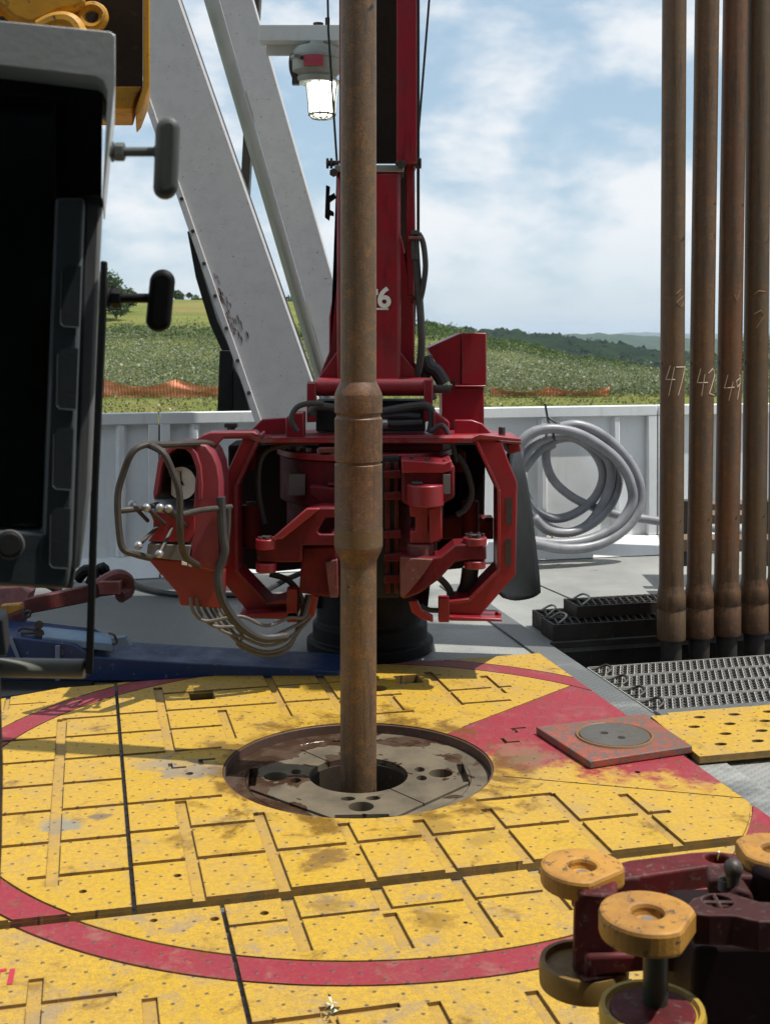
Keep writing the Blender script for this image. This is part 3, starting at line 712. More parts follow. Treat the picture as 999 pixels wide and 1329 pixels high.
plate('floor_plate', [(-.586, -.945), (1.9, -.905), (1.9, -2.6), (-.586, -2.6)], ZF, .022, [
    [gv(-.41, -.90, -1.25), gv(-.155, -.90, -1.068), gv(-.155, -1.10, -1.30), gv(.085, -.90, -1.30), gv(.32, -.90, -1.2), gv(.57, -.88, -1.25), gh(-1.072, -.62, .31, .014)],
    [gh(-1.55, -.66, -.24, .02), gv(-.41, -1.515, -2.0, .034), gv(-.16, -1.555, -2.2, .034), gv(.08, -1.565, -2.2, .034), gv(.32, -1.57, -2.2, .034), gv(.57, -1.4, -2.2, .034)],
    [('ring', 1.358, 1.366, .006), ('ring', 1.474, 1.482, .006)],
    [('cyl', -.485, -1.02, .012, .02, 16), ('cyl', .03, -1.2, .006, .02, 12)]], M['floorfront'],
    'yellow steel floor plate in front of the rotary table crossed by the red ring')
# red letters on the front left plate
def strokes(mb, lines, w, z, h=.0012):
    for (u0, v0), (u1, v1) in lines:
        d = Vector((u1 - u0, v1 - v0)); n = Vector((-d.y, d.x)).normalized() * w / 2
        mb.prism([U(u0 + n.x, v0 + n.y, z), U(u0 - n.x, v0 - n.y, z), U(u1 - n.x, v1 - n.y, z), U(u1 + n.x, v1 + n.y, z)], (0, 0, h))
mb = MB(); strokes(mb, [((-1.133, -1.167), (-1.136, -1.241)), ((-1.189, -1.169), (-1.147, -1.168)), ((-1.167, -1.174), (-1.169, -1.247))], .013, ZF + .0005)
tag(mb.build('painted_letters', M['redpaint']), 'red painted letters T I on the yellow plate at the left edge', 'lettering')

# grey deck with the setback pit and the rotary hole
md = MB()
PU, PV0, PV1 = 1.352, .41, 1.60
def dk(u0, u1, v0, v1, z=DECK): md.ubox(u0, u1, v0, v1, z - .05, z)
dk(-9, -.6, -9, 3.93); dk(-.6, .6, .6, .93); dk(-.6, .6, 1.09, 3.93); dk(-.6, -.525, .93, 1.09); dk(-.42, .24, .93, 1.09); dk(.33, .40, .93, 1.09); dk(.51, .6, .93, 1.09); dk(-.6, .6, -9, -.6); dk(.6, PU, -9, 3.93); dk(PU, 9, -9, PV0); dk(PU, 9, PV1, 3.93)
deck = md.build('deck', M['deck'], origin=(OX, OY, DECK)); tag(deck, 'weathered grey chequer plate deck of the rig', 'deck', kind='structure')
mw = MB()
mw.ubox(PU - .02, PU, PV0, PV1, -1.2, DECK - .051); mw.ubox(PU, 9, PV1, PV1 + .02, -1.2, DECK - .051); mw.ubox(PU, 9, PV0 - .02, PV0, -1.2, DECK - .051); mw.ubox(PU - .02, 9, PV0 - .02, PV1 + .02, -1.23, -1.2)
tag(mw.build('setback_pit', M['dirtysteel']), 'dark sunken pit walls below the grating', 'pit', kind='structure')
md = MB()
for s_ in ((-9, 9, -9, -8.98), (-9, 9, 3.91, 3.93), (-9, -8.98, -8.97, 3.9), (8.98, 9, -8.97, 3.9)): md.ubox(*s_, GZ, DECK - .055)
tag(md.build('substructure', M['dirtysteel']), 'steel skirt closing the rig floor down to the ground', 'substructure', kind='structure')
# thin dark joints in the deck
mj = MB(); a, b2 = G(648, 812, DECK), G(672, 830, DECK); 
def joint(p0, p1, w):
    a, b2 = G(*p0, DECK), G(*p1, DECK); n = Vector((-(b2 - a).y, (b2 - a).x, 0)).normalized() * w / 2; mj.prism([a + n, a - n, b2 - n, b2 + n], (0, 0, .003))
joint((647, 813), (671, 829), .03); joint((700, 760), (760, 786), .012)
tag(mj.build('deck_joint', M['dark']), 'dark joint lines between the deck sheets right of the red machine', 'joint', kind='structure')
# raised sill strip between plates and pit
mb = MB(); mb.ubox(1.20, PU - .012, -.9, 3.1, DECK, DECK + .012)
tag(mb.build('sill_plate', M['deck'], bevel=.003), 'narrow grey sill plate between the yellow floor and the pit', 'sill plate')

# rotary table
rt = thing('rotary_table', 'round oily steel rotary table with pin holes around the drill pipe', 'rotary table', (OX, OY, -.5))
def ann(mb, r0, r1, z0, z1, seg=128):
    P = [(r0, z0), (r1, z0), (r1, z1), (r0, z1)]
    rg = [[mb.bm.verts.new((OX + r * math.cos(2 * math.pi * k / seg), OY + r * math.sin(2 * math.pi * k / seg), z)) for k in range(seg)] for r, z in P]
    for i in range(4):
        A, B = rg[i], rg[(i + 1) % 4]
        for k in range(seg): mb.bm.faces.new((A[k], A[(k + 1) % seg], B[(k + 1) % seg], B[k]))
    bmesh.ops.recalc_face_normals(mb.bm, faces=mb.bm.faces)
mb = MB(); ann(mb, .478, .4862, -.08, -.004); mb.build('rim', worn('rim_rusty', (.10, .06, .04), (.05, .035, .03), (.30, .05, .04), .45, .3, s=9, wear=.57), rt, bevel=.002)
mb = MB(); ann(mb, .405, .478, -.12, -.038); mb.build('outer_ring', M['table'], rt, bevel=.003)
# bushing: octagonal insert with holes
def octo(a, b_): return [(a, -b_), (a, b_), (b_, a), (-b_, a), (-a, b_), (-a, -b_), (-b_, -a), (b_, -a)]
TR = R(4)
def rt_xy(p): return (p[0] * math.cos(TR) - p[1] * math.sin(TR), p[0] * math.sin(TR) + p[1] * math.cos(TR))
def bool_obj(name, base, cuts, mat, parent, bevel):
    def mk(mb):
        me = bpy.data.meshes.new(name); mb.bm.to_mesh(me); mb.bm.free(); o = bpy.data.objects.new(name, me); COL.objects.link(o); return o
    o = mk(base); c = mk(cuts)
    md_ = o.modifiers.new('cut', 'BOOLEAN'); md_.operation = 'DIFFERENCE'; md_.solver = 'EXACT'; md_.use_self = True; md_.object = c
    me = bpy.data.meshes.new_from_object(o.evaluated_get(bpy.context.evaluated_depsgraph_get()))
    for q in (o, c):
        d_ = q.data; bpy.data.objects.remove(q); bpy.data.meshes.remove(d_)
    me.materials.clear()
    ob = link(name, me, mat, parent, bevel=bevel); ob.data.shade_flat(); return ob
b1 = MB(); b1.lathe([(.404, -.16), (.404, -.038)], (OX, OY), 96)
c1 = MB(); c1.prism([(OX + x, OY + y, -.07) for x, y in map(rt_xy, octo(.394, .113))], (0, 0, .1)); c1.cyl((OX, OY, -.3), (OX, OY, .1), .188, seg=64)
bool_obj('bowl', b1, c1, M['table'], rt, .002)
b1 = MB(); b1.prism([(OX + x, OY + y, -.155) for x, y in map(rt_xy, octo(.386, .108))], (0, 0, .121))
c1 = MB(); c1.cyl((OX, OY, -.3), (OX, OY, .1), .178, seg=64)
for k in range(4):
    a = k * math.pi / 2 + R(3)
    e = Vector((math.cos(a), math.sin(a), 0)); f = Vector((-e.y, e.x, 0)); o = Vector((OX, OY, 0))
    p = o + e * .298
    c1.cyl(p + Vector((0, 0, -.2)), p + Vector((0, 0, .1)), .043, seg=32)
    for s_ in (-1, 1):
        q = o + e * .225 + f * .043 * s_
        c1.prism([q + e * (.019 * math.cos(t)) * 1.0 + f * (.026 * math.sin(t)) + Vector((0, 0, -.1)) for t in [i * math.pi / 8 for i in range(16)]], (0, 0, .2))
    # notch beside the flat sides
    q = o + e * .383
    c1.prism([q + e * x + f * y + Vector((0, 0, -.09)) for x, y in ((-.018, -.09), (.02, -.09), (.02, .09), (-.018, .09))], (0, 0, .2))
# split lines of the two insert halves
for a in (R(-50), R(130)):
    e = Vector((math.cos(a), math.sin(a), 0)); f = Vector((-e.y, e.x, 0)); o = Vector((OX, OY, 0))
    c1.prism([o + e * x + f * y + Vector((0, 0, -.07)) for x, y in ((.17, -.003), (.42, -.003), (.42, .003), (.17, .003))], (0, 0, .1))
bool_obj('bushing', b1, c1, M['table'], rt, .003)
mb = MB(); ann(mb, .172, .1775, -.5, -.056, 64); mb.build('bowl_lining', M['brown'], rt)
mb = MB(); ann(mb, .0, .60, -.52, -.5, 48) if False else mb.cyl((OX, OY, -.52), (OX, OY, -.5), .5, seg=48); mb.build('base_disc', M['dark'], rt)

# centre pipe with its tool joint
def pipe_prof(d, rows): return [(r * d / F, EYE - (y - HY) * d / F) for r, y in rows]
pd = OY; pxc = OX
t = thing('drill_pipe', 'long rusty drill pipe standing upright in the rotary table', 'drill pipe', (pxc, pd, -.49))
rows = [(23.6, 735), (23.8, 728), (26, 722), (29.5, 715), (31.3, 709), (31.3, 686), (31, 685), (31, 602.5), (29.2, 601), (29.2, 599), (31, 597.5), (31, 543), (29.4, 541.5), (28.6, 539), (29.4, 536.5), (31, 535), (31, 513), (30.6, 511), (28, 505), (24.5, 497.5), (23.4, 495.5)]
z0, z1 = EYE - (735 - HY) * pd / F, EYE - (495.5 - HY) * pd / F
MB().lathe(pipe_prof(pd, rows), (pxc, pd), 64).build('tool_joint', M['joint'], t, sharp=40)
MB().lathe([(.0655, -.49), (.0655, z0 - .0005)], (pxc, pd), 64).build('pipe_body', M['pipe'], t)
MB().lathe([(.0648, z1 + .0005), (.0648, 5.2)], (pxc, pd), 64).build('pipe_body', M['pipe'], t)
# oily bands on the tool joint
def ring_on(name, y0, y1, r, mat, par, d, x):
    MB().lathe([(r * d / F, EYE - (y1 - HY) * d / F), (r * d / F, EYE - (y0 - HY) * d / F)], (x, d), 64, caps=False).build(name, mat, par)
ring_on('wear_band', 685, 708, 31.45, worn('band_rub', (.13, .085, .045), (.16, .075, .022), (.17, .155, .13), .45, .3, s=9, wear=.53, wearw=.15, streak=(1, 1, 4)), t, pd, pxc)

# racked pipes in the pit
def chalk(par, d, xc, r, polys, mat, w=.0024):
    mb = MB()
    for pl in polys:
        pts = []
        for a, b_ in zip(pl, pl[1:]):
            for k in range(5):
                px = a[0] + (b_[0] - a[0]) * k / 4; py = a[1] + (b_[1] - a[1]) * k / 4
                x = (px - CX) * d / F - xc; x = max(-r * .97, min(r * .97, x))
                pts.append((xc + x, d - math.sqrt(r * r - x * x), EYE - (py - HY) * d / F))
        if len(pts) > 1: mb.tube(pts, w, 5)
    mb.build('chalk_number', mat, par)
specs = [(870.5, 6.18, 'leftmost racked pipe', 829, '47', 'pipe2'), (906.5, 6.235, 'second racked pipe', 826, '42', 'pipe4'), (942, 6.29, 'third and reddest racked pipe', 823, '49', 'pipe3'), (977.5, 6.345, 'fourth racked pipe', 820, '2', 'pipe5'), (1012, 6.40, 'fifth racked pipe', 817, '', 'pipe2')]
tops = [874.5, 917, 953.5, 985, 1018]
labs = ['dark rusty racked pipe with chalk number 47, nearest the black trays', 'rusty racked pipe marked 42 in chalk between its neighbours 47 and 49', 'reddest racked pipe, chalk number 49 on its middle', 'racked pipe with a faint scratched 2 above eye level right of pipe 49', 'racked pipe just cut off by the right edge of the photo']
DIG = {'47': [[(866, 474), (861, 492), (872, 492)], [(871, 476), (864, 513)], [(873, 476), (887, 476), (876, 512)]],
       '42': [[(905, 478), (901, 496), (914, 496)], [(910, 485), (906, 513)], [(915, 484), (921, 478), (926, 484), (921, 497), (916, 510), (926, 513)]],
       '49': [[(940, 486), (936, 503), (948, 502)], [(946, 495), (941, 519)], [(956, 490), (951, 494), (952, 502), (957, 497), (957.5, 488), (955, 486), (956, 500), (952, 518)]],
       '2': []}
FAINT = {'47': [[(873, 382), (880, 376), (884, 384), (874, 393), (880, 399), (884, 393)]], '42': [[(921, 383), (920, 396)]], '49': [[(948, 382), (951, 391), (956, 377)]], '2': [[(973, 408), (982, 403), (987, 410), (980, 420), (976, 426)], [(973, 383), (979, 378), (988, 379)]], '': []}
for (px, d, _, yb, num, mt), tx, lab in zip(specs, tops, labs):
    x = (px - CX) * d / F; xt = (tx - CX) * d / F
    t = thing('drill_pipe', lab, 'drill pipe', (x, d, -1.19), 'drill pipes racked upright at the right')
    k = F / d
    yj = yb - 66
    R1, R2 = 15.6 / k, 18.4 / k
    zz = lambda y: EYE - (y - HY) / k
    MB().lathe([(R1 * .86, -1.19), (R1 * .86, zz(yb + 1))], (x, d), 40).build('pin', M['dirtysteel'], t)
    MB().lathe([(R2 * .97, zz(yb)), (R2, zz(yb - 3)), (R2, zz(yb - 36)), (R2 * .955, zz(yb - 38)), (R2 * .955, zz(yb - 39.5)), (R2, zz(yb - 41)), (R2, zz(yb - 57)), (R2 * .97, zz(yb - 59)), (R1 * 1.02, zz(yb - 68)), (R1, zz(yb - 71))], (x, d), 40).build('tool_joint', M['joint'] if num != '47' else M['pipe2'], t, sharp=40)
    # the body leans very slightly outward
    ztop = 5.2; zb = zz(yb - 71)
    lean = (xt - x) / (EYE + (HY) / k - zb)
    mb = MB(); mb.tube([(x, d, zb), (x + lean * (ztop - zb), d, ztop)], R1, 40); mb.build('pipe_body', M[mt], t)
    def shift(P):                        # keep the writing on the leaning body
        return P
    zc = EYE - (495 - HY) / k
    if num in DIG and DIG[num]:
        chalk(t, d, x + lean * (zc - zb), R1, DIG[num], M['chalk'])
    zc = EYE - (388 - HY) / k
    if FAINT[num]: chalk(t, d, x + lean * (zc - zb), R1, FAINT[num], M['chalkfaint'])

# serrated grating planks over the pit
def plank(u0, u1, v0, v1, z, h, label, name='grating_plank', skirt=True, group='grating planks over the pit'):
    t = thing(name, label, 'grating', U((u0 + u1) / 2, (v0 + v1) / 2, z - h), group)
    mb = MB()
    for v in (v0, v1 - .006): mb.ubox(u0, u1, v, v + .006, z - h, z + .004)
    mb.ubox(u0 - .006, u0, v0, v1, z - h, z + .002)
    mb.build('side_rail', M['rail'] if skirt else M['dirtysteel'], t)
    mb = MB(); n = int((u1 - u0) / .036); w = (v1 - v0 - .016) / 4
    for i in range(n):
        uu = u0 + .02 + i * .036
        for k in range(4):
            a = v0 + .008 + k * w; o = .018 * (k % 2)
            # raised diamond strands of the punched plank
            mb.tube([U(uu + o, a, z - .004), U(uu + o + .009, a + w * .5, z + .006), U(uu + o + .018, a + w, z - .004)], .0036, 5)
            mb.tube([U(uu + o + .018, a, z - .004), U(uu + o + .009 , a + w * .5, z + .006), U(uu + o, a + w, z - .004)], .0036, 5)
    for k in range(5): a = v0 + .008 + k * w; mb.ubox(u0, u1, a - .0035, a + .0035, z - .008, z - .002)
    mb.build('tread', M['tread'], t)
    mb = MB(); mb.tube([U(u0 + .03, v0 + .03, z + .004), U(u0 + .07, v0 + .05, z + .022), U(u0 + .075, v1 - .05, z + .022), U(u0 + .04, v1 - .03, z + .004)], .006, 6, 4)
    mb.build('lifting_loop', M['dirtysteel'], t)
    return t
M['rail'] = worn('galvanised_rail', (.30, .30, .28), (.2, .19, .17), (.12, .09, .07), .45, .2, s=10, wear=.64)
M['tread'] = worn('galvanised_tread', (.22, .215, .20), (.2, .19, .17), (.10, .08, .06), .4, .5, s=10, wear=.64)
M['trayblack'] = worn('tray_dark', (.045, .036, .030), (.022, .018, .015), (.16, .15, .13), .5, .3, s=10, wear=.62)
pl = ['front grating plank beside the concrete coloured strip', 'second grating plank from the front of the pit', 'third grating plank from the front of the pit', 'rear grating plank next to the dark opening']
for k in range(4):
    plank(1.362, 3.2, .418 + k * .178, .418 + k * .178 + .168, -.032, .05, pl[k])
# pit opening edges and the dark trays stacked behind
def tray(pts, z0, z1, label):
    (u0, v0), (u1, v1) = pts
    t = thing('grating_tray', label, 'tray', U((u0 + u1) / 2, (v0 + v1) / 2, z0), 'dark trays stacked at the pit edge')
    mb = MB(); w = .012
    mb.ubox(u0, u1, v0, v0 + w, z0, z1); mb.ubox(u0, u1, v1 - w, v1, z0, z1); mb.ubox(u0, u0 + w, v0 + w, v1 - w, z0, z1); mb.ubox(u1 - w, u1, v0 + w, v1 - w, z0, z1)
    mb.ubox(u0 + w, u1 - w, v0 + w, v1 - w, z0, z0 + .01)
    mb.build('tray_frame', M['trayblack'], t, bevel=.003)
    mb = MB(); n = int((u1 - u0 - .03) / .04)
    for i in range(n):
        uu = u0 + .03 + i * .04
        mb.tube([U(uu, v0 + w, z1 - .004), U(uu + .012, (v0 + v1) / 2, z1 + .008), U(uu, v1 - w, z1 - .004)], .006, 5)
    for k in range(3): vv = v0 + w + (v1 - v0 - 2 * w) * (k + 1) / 4; mb.ubox(u0 + w, u1 - w, vv - .004, vv + .004, z1 - .01, z1 - .003)
    mb.build('tread', M['dirtysteel'], t)
    mb = MB(); mb.tube([U(u0 + .04, v0 + .03, z1), U(u0 + .09, v0 + .05, z1 + .03), U(u0 + .09, v1 - .05, z1 + .03), U(u0 + .04, v1 - .03, z1)], .006, 6, 4)
    mb.build('lifting_loop', M['steel'], t)
tray(((1.385, 1.62), (3.4, 1.80)), DECK, .055, 'lower dark steel tray lying along the pit edge')
tray(((1.40, 1.81), (3.4, 1.98)), DECK, .055, 'dark steel tray behind the lower one, mostly covered')
tray(((1.55, 1.70), (3.4, 1.90)), .057, .125, 'upper dark steel tray stacked across the two lower trays')
mb = MB(); mb.ubox(PU + .003, 9, PV1 - .03, PV1 - .004, DECK - .02, DECK + .012)
tag(mb.build('pit_edge_bar', M['dirtysteel'], bevel=.003), 'dark steel bar along the rear lip of the pit', 'edge bar')

# grey strip and yellow mat at right
mb = MB(); mb.ubox(PU + .003, 9, .29, PV0 - .006, DECK + .0, DECK + .018)
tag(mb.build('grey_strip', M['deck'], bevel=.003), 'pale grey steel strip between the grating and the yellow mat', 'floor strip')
cuts = []
for j in range(4):
    for i in range(9):
        cuts.append(('poly', [(1.37 + i * .155 + (j % 2) * .078 + .024 * math.cos(a), -.13 + j * .105 + .016 * math.sin(a)) for a in [q * math.pi / 8 for q in range(16)]], .05))
plate('floor_mat', [(1.225, -.235), (3.0, -.235), (3.0, .268), (1.345, .268), (1.345, .245), (1.262, .245)], .012, .028, [cuts], M['mat2'], 'thick yellow floor mat with rows of oval holes at the right edge', 'floor mat')
mb = MB()
# small grate by the right edge
t = thing('drain_grate', 'small dark drain grate at the right edge beside the yellow mat', 'grate', G(1015, 1002, DECK))
mb = MB(); mb.ubox(1.42, 2.2, -.42, -.41, DECK, DECK + .012); mb.ubox(1.42, 2.2, -.62, -.61, DECK, DECK + .012); mb.ubox(1.41, 1.42, -.62, -.41, DECK, DECK + .012); mb.build('frame', M['steel'], t)
mb = MB()
for i in range(16): mb.ubox(1.44 + i * .045, 1.455 + i * .045, -.61, -.42, DECK, DECK + .010)
mb.build('bars', M['steel'], t)
mb = MB(); mb.ubox(1.421, 2.2, -.609, -.421, DECK + .0005, DECK + .002); mb.build('backing', M['dark'], t)

# orange square hatch with a round cover
t = thing('mousehole_plate', 'scuffed orange square steel plate with a round cover on the red sector', 'hatch plate', U(1.03, .07, .001))
q = [G(695, 943, .03), G(835, 926, .03), G(898, 968, .03), G(765, 988, .03)]
mb = MB(); mb.prism([(p.x, p.y, .002) for p in q], (0, 0, .028)); mb.build('plate', M['orange'], t, bevel=.004)
cc = G(797, 955, .03)
mb = MB(); ann2 = [( .0, .034), (.128, .034)]
mb.lathe([(.132, .0305), (.132, .036), (.124, .0375), (.0, .0375)], (cc.x, cc.y), 48, caps=False); mb.build('cover', worn('cover_steel', (.13, .12, .105), (.06, .055, .05), (.20, .13, .07), .4, .5, s=12, wear=.56), t)
mb = MB(); 
for k in range(48):
    pass
mb.tube([(cc.x + .142 * math.cos(a), cc.y + .142 * math.sin(a), .031) for a in [i * 2 * math.pi / 40 for i in range(40)]], .007, 6, closed=True); mb.build('cover_rim', worn('rim_ochre', (.20, .10, .035), (.11, .06, .035), (.08, .065, .055), .5, s=14), t)
for px, py in ((784, 951), (806, 957)):
    p = G(px, py, .038); MB().cyl((p.x, p.y, .034), (p.x, p.y, .0382), .015, seg=20).build('finger_hole', M['dark'], t)
# scraps
p = G(430, 1312, ZF)
mb = MB()
for k in range(7):
    a = random.random() * 6; c = p + Vector((random.uniform(-.012, .012), random.uniform(-.03, .03), .006 + random.random() * .012))
    mb.prism([c + Vector((random.uniform(-.014, .014), random.uniform(-.02, .02), random.uniform(-.006, .012))) for _ in range(4)], (0, 0, .001))
tag(mb.build('plastic_scrap', M['plastic'], sharp=None), 'crumpled clear plastic scrap lying in a floor groove at the bottom', 'scrap')
p = G(357, 862, DECK)
mb = MB(); mb.prism([p + Vector(v) for v in ((-.02, 0, .0), (.0, -.01, .02), (.025, 0, .045), (.015, .015, .05), (-.02, .012, .05), (-.012, .01, .03))], (.004, .004, .002))
tag(mb.build('dry_leaf', M['leaf']), 'crumpled brown leaf below the hanging hoses', 'leaf')
# ================================================================== WALL, GIRDERS, LAMP, HOSE COIL
WV = 3.86                                # face of the bulwark in rig-grid v
def ray_v(px, v):                        # depth at which the photo column px meets the plane v
    k = (px - CX) / F
    # -(k d - OX) sin + (d - OY) cos = v
    s, c = math.sin(PHI), math.cos(PHI)
    return (v - OX * s + OY * c) / (c - k * s)
def uon(px, v):
    d = ray_v(px, v); x = (px - CX) / F * d
    return (x - OX) * math.cos(PHI) + (d - OY) * math.sin(PHI)
WT = 1.035
def wall(px0, px1, ribs, label):
    u0, u1 = uon(px0, WV), uon(px1, WV)
    t = thing('bulwark_panel', label, 'wall panel', U((u0 + u1) / 2, WV, DECK), 'white steel bulwark panels')
    MB().ubox(u0, u1, WV + .05, WV + .058, DECK + .012, WT - .02).build('sheet', M['white'], t)
    mb = MB(); mb.ubox(u0, u1, WV, WV + .07, WT - .075, WT); mb.build('top_rail', M['white'], t, bevel=.006)
    MB().ubox(u1 - .01, u1 + .03, WV + .0585, WV + .066, DECK + .012, WT - .08).build('joint_seal', M['dirtysteel'], t)
    for a, b_ in ((u0, u0 + .065), (u1 - .065, u1)):
        MB().ubox(a, b_, WV + .002, WV + .049, DECK + .13, WT - .076).build('post', M['white'], t, bevel=.005)
    for p in ribs:
        u = uon(p, WV)
        MB().prism([U(u, WV + .05, DECK + .13), U(u + .075, WV + .05, DECK + .13), U(u + .055, WV + .008, DECK + .13), U(u + .02, WV + .008, DECK + .13)], (0, 0, WT - .077 - DECK - .13)).build('rib', M['white'], t, bevel=.004)
    MB().prism([U(u0, WV - .10, DECK + .004), U(u0, WV - .02, DECK + .128), U(u0, WV + .049, DECK + .128), U(u0, WV + .049, DECK + .004)], U(u1, 0) - U(u0, 0)).build('foot_ledge', M['white'], t, bevel=.004)
    return t
wall(-420, 206, [150, 40, -80], 'left white bulwark panel behind the control lever loop')
wall(208, 852, [246, 470, 600, 700, 795], 'long middle white bulwark panel that carries the grey hose coil')
wall(854, 1500, [930, 1010], 'right white bulwark panel seen between the racked pipes')

# girders of the mast legs
def girder(front, d, t, label, flange=None, extra=None):
    x = sum(p[0] for p in front) / len(front); o = W(max(front, key=lambda p: p[1])[0], max(p[1] for p in front), d)
    th = thing('mast_girder', label, 'girder', (o.x, d, DECK), 'white mast girders')
    MB().pp(front, d, t).build('girder_web', M['girder'], th, bevel=.004)
    if flange: MB().pp(flange, d - .03, t + .09).build('girder_flange', M['girder'], th, bevel=.004)
    if extra: extra(th)
    return th
yb = 430 + (EYE - DECK) * F / 7.6
def ln(x0, y0, x1, y1, y): return x0 + (x1 - x0) * (y - y0) / (y1 - y0)
L1 = lambda y: ln(190, 140, 330, 545, y); R1_ = lambda y: ln(232, 0, 401, 485, y)
def bolts1(th):
    mb = MB()
    for y in range(-120, 760, 42):
        mb.cyl(W(L1(y) + 5, y, 7.57), W(L1(y) + 5, y, 7.562), .012, seg=8)
    mb.build('bolt_row', M['dirtysteel'], th)
    mb = MB(); rs = random.Random(3)
    for i in range(46):
        y = 350 + 90 * rs.random() ** .8; w0 = (y - 345) / 95
        x = L1(y) + 9.5 + rs.random() * (5 + 17 * w0); l = rs.uniform(2, 11)
        mb.pp([(x, y), (x + rs.uniform(.6, 1.6), y + .5), (x + 1.2 + l * .25, y + l), (x + .4 + l * .25, y + l)], 7.5982, .0015)
    mb.build('scrape_marks', worn('scraped_rust', (.13, .06, .045), (.07, .05, .045), (.2, .16, .14), .7, s=12), th)
girder([(L1(-260) + 9, -260), (R1_(-260), -260), (R1_(yb), yb), (L1(yb) + 9, yb)], 7.6, .30, 'widest white girder leaning left behind the T handles', [(L1(-260), -260), (L1(-260) + 8.8, -260), (L1(yb) + 8.8, yb), (L1(yb), yb)], bolts1)
yb2 = 430 + (EYE - DECK) * F / 7.75
LL = lambda y: ln(267, 0, 408, 480, y); LM = lambda y: ln(285, 0, 417, 462, y); RR = lambda y: ln(334, 20, 432, 363, y)
def box2(th):
    A = [(LL(-260), -260), (LM(-260) - .3, -260), (LM(yb2) - .3, yb2), (LL(yb2), yb2)]
    fr = [W(LM(-260) - .3, -260, 7.745), W(LM(yb2) - .3, yb2, 7.745), W(LL(yb2), yb2, 8.05), W(LL(-260), -260, 8.05)]
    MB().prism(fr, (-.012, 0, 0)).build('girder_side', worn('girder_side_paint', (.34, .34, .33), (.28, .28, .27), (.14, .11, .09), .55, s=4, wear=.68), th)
girder([(LM(-260), -260), (RR(-260), -260), (RR(yb2), yb2), (LM(yb2), yb2)], 7.75, .28, 'narrower white girder leaning left just behind the rusty drill pipe', None, box2)
# dark struts
mb = MB(); mb.pp([(243, 300), (250, 300), (262, 350), (282, 415), (300, 455), (340, 560), (322, 545), (295, 470), (272, 420), (254, 360)], 9.7, .16)
t = thing('dark_brace', 'black diagonal brace and upright behind the lower edge of the widest girder', 'brace', W(310, 560, 9.7))
mb.build('diagonal', M['black'], t, bevel=.006)
mb = MB(); mb.pp([(285, 455), (303, 455), (300, 700), (276, 700)], 9.5, .15); mb.pp([(303.2, 475), (316, 500), (326, 540), (326, 700), (301, 700)], 9.45, .12); mb.build('upright', M['black'], t, bevel=.006)
mb = MB(); mb.pp([(331, -120), (344, -120), (322, 262), (311, 262)], 9.3, .14)
tag(mb.build('dark_strut', M['dirtysteel'], bevel=.006), 'thin dark strut seen in the gap between the two white girders', 'strut')

# lamp bracket and floodlight
LD = 6.9
t = thing('lamp_bracket', 'white horizontal bracket arm holding the floodlight', 'bracket', W(425, 60, LD))
MB().rect(336, 32, 513, 53, LD, .12).build('arm', M['white'], t, bevel=.005)
MB().rect(345, 53.2, 440, 72, LD + .10, .02).build('rear_plate', M['white'], t, bevel=.004)
mb = MB(); mb.rect(499, -60, 512, 31.8, LD + .002, .10); mb.build('upright', M['white'], t, bevel=.005)
MB().rect(488, -40, 498.8, 31, LD + .04, .03).build('dark_panel', M['rubber'], t)
MB().rect(491, 14, 499, 40, LD - .004, .004).build('yellow_tag', M['hoistyellow'], t)
mb = MB(); mb.cyl(W(413, 33, LD + .05), W(413, 30, LD + .05), .03, seg=10); mb.box(W(425, 29, LD + .05), (.025, .025, .05)); mb.build('clip', M['dirtysteel'], t)
lc = W(411, 66, LD); k = LD / F
t = thing('floodlight', 'lit caged floodlight hanging under the white bracket arm', 'lamp', W(411, 155, LD))
def lz(y): return EYE - (y - HY) * k
cx_ = lambda y: ln(410, 66, 418, 150, y)
MB().lathe([(20 * k, lz(109)), (25 * k, lz(108)), (26.5 * k, lz(105)), (26.5 * k, lz(101)), (24.5 * k, lz(100)), (28 * k, lz(97)), (31.5 * k, lz(93)), (32 * k, lz(79)), (34 * k, lz(78)), (34 * k, lz(74)), (31.5 * k, lz(73)), (30 * k, lz(67)), (26 * k, lz(62)), (12 * k, lz(60)), (8 * k, lz(53.5))], (lc.x, LD), 40).build('housing', worn('lamp_housing_grey', (.36, .37, .34), (.24, .25, .23), (.15, .14, .12), .45, s=8), t)
em, nt, b = nodes('lit_lamp_glass'); b.inputs['Base Color'].default_value = (.9, .95, .85, 1); b.inputs['Emission Color'].default_value = (.93, 1, .88, 1); b.inputs['Emission Strength'].default_value = 7
lw = nt.nodes.new('ShaderNodeLayerWeight'); nt.links.new(mix(nt, ramp(nt, lw.outputs['Facing'], .25, .95), (.97, 1, .93), (.22, .30, .16)), b.inputs['Emission Color'])
MB().lathe([(2 * k, lz(151)), (11 * k, lz(150)), (14.5 * k, lz(146)), (16.5 * k, lz(125)), (18.5 * k, lz(108))], (lc.x + 7 * k, LD), 32).build('glass', em, t)
mb = MB()
for i in range(10):
    a = i * math.pi / 5 + .2; c_, s_ = math.cos(a), math.sin(a); bx = lc.x + 7 * k
    mb.tube([(bx + 21.5 * k * c_, LD + 21.5 * k * s_, lz(106)), (bx + 18.5 * k * c_, LD + 18.5 * k * s_, lz(130)), (bx + 16.5 * k * c_, LD + 16.5 * k * s_, lz(150)), (bx + 8 * k * c_, LD + 8 * k * s_, lz(154.5)), (bx, LD, lz(155))], 1.0 * k, 5, 3)
for y, r in ((106, 21.5), (149, 16.8)):
    mb.tube([(lc.x + 7 * k + r * k * math.cos(a), LD + r * k * math.sin(a), lz(y)) for a in [i * math.pi / 12 for i in range(24)]], 1.5 * k, 6, closed=True)
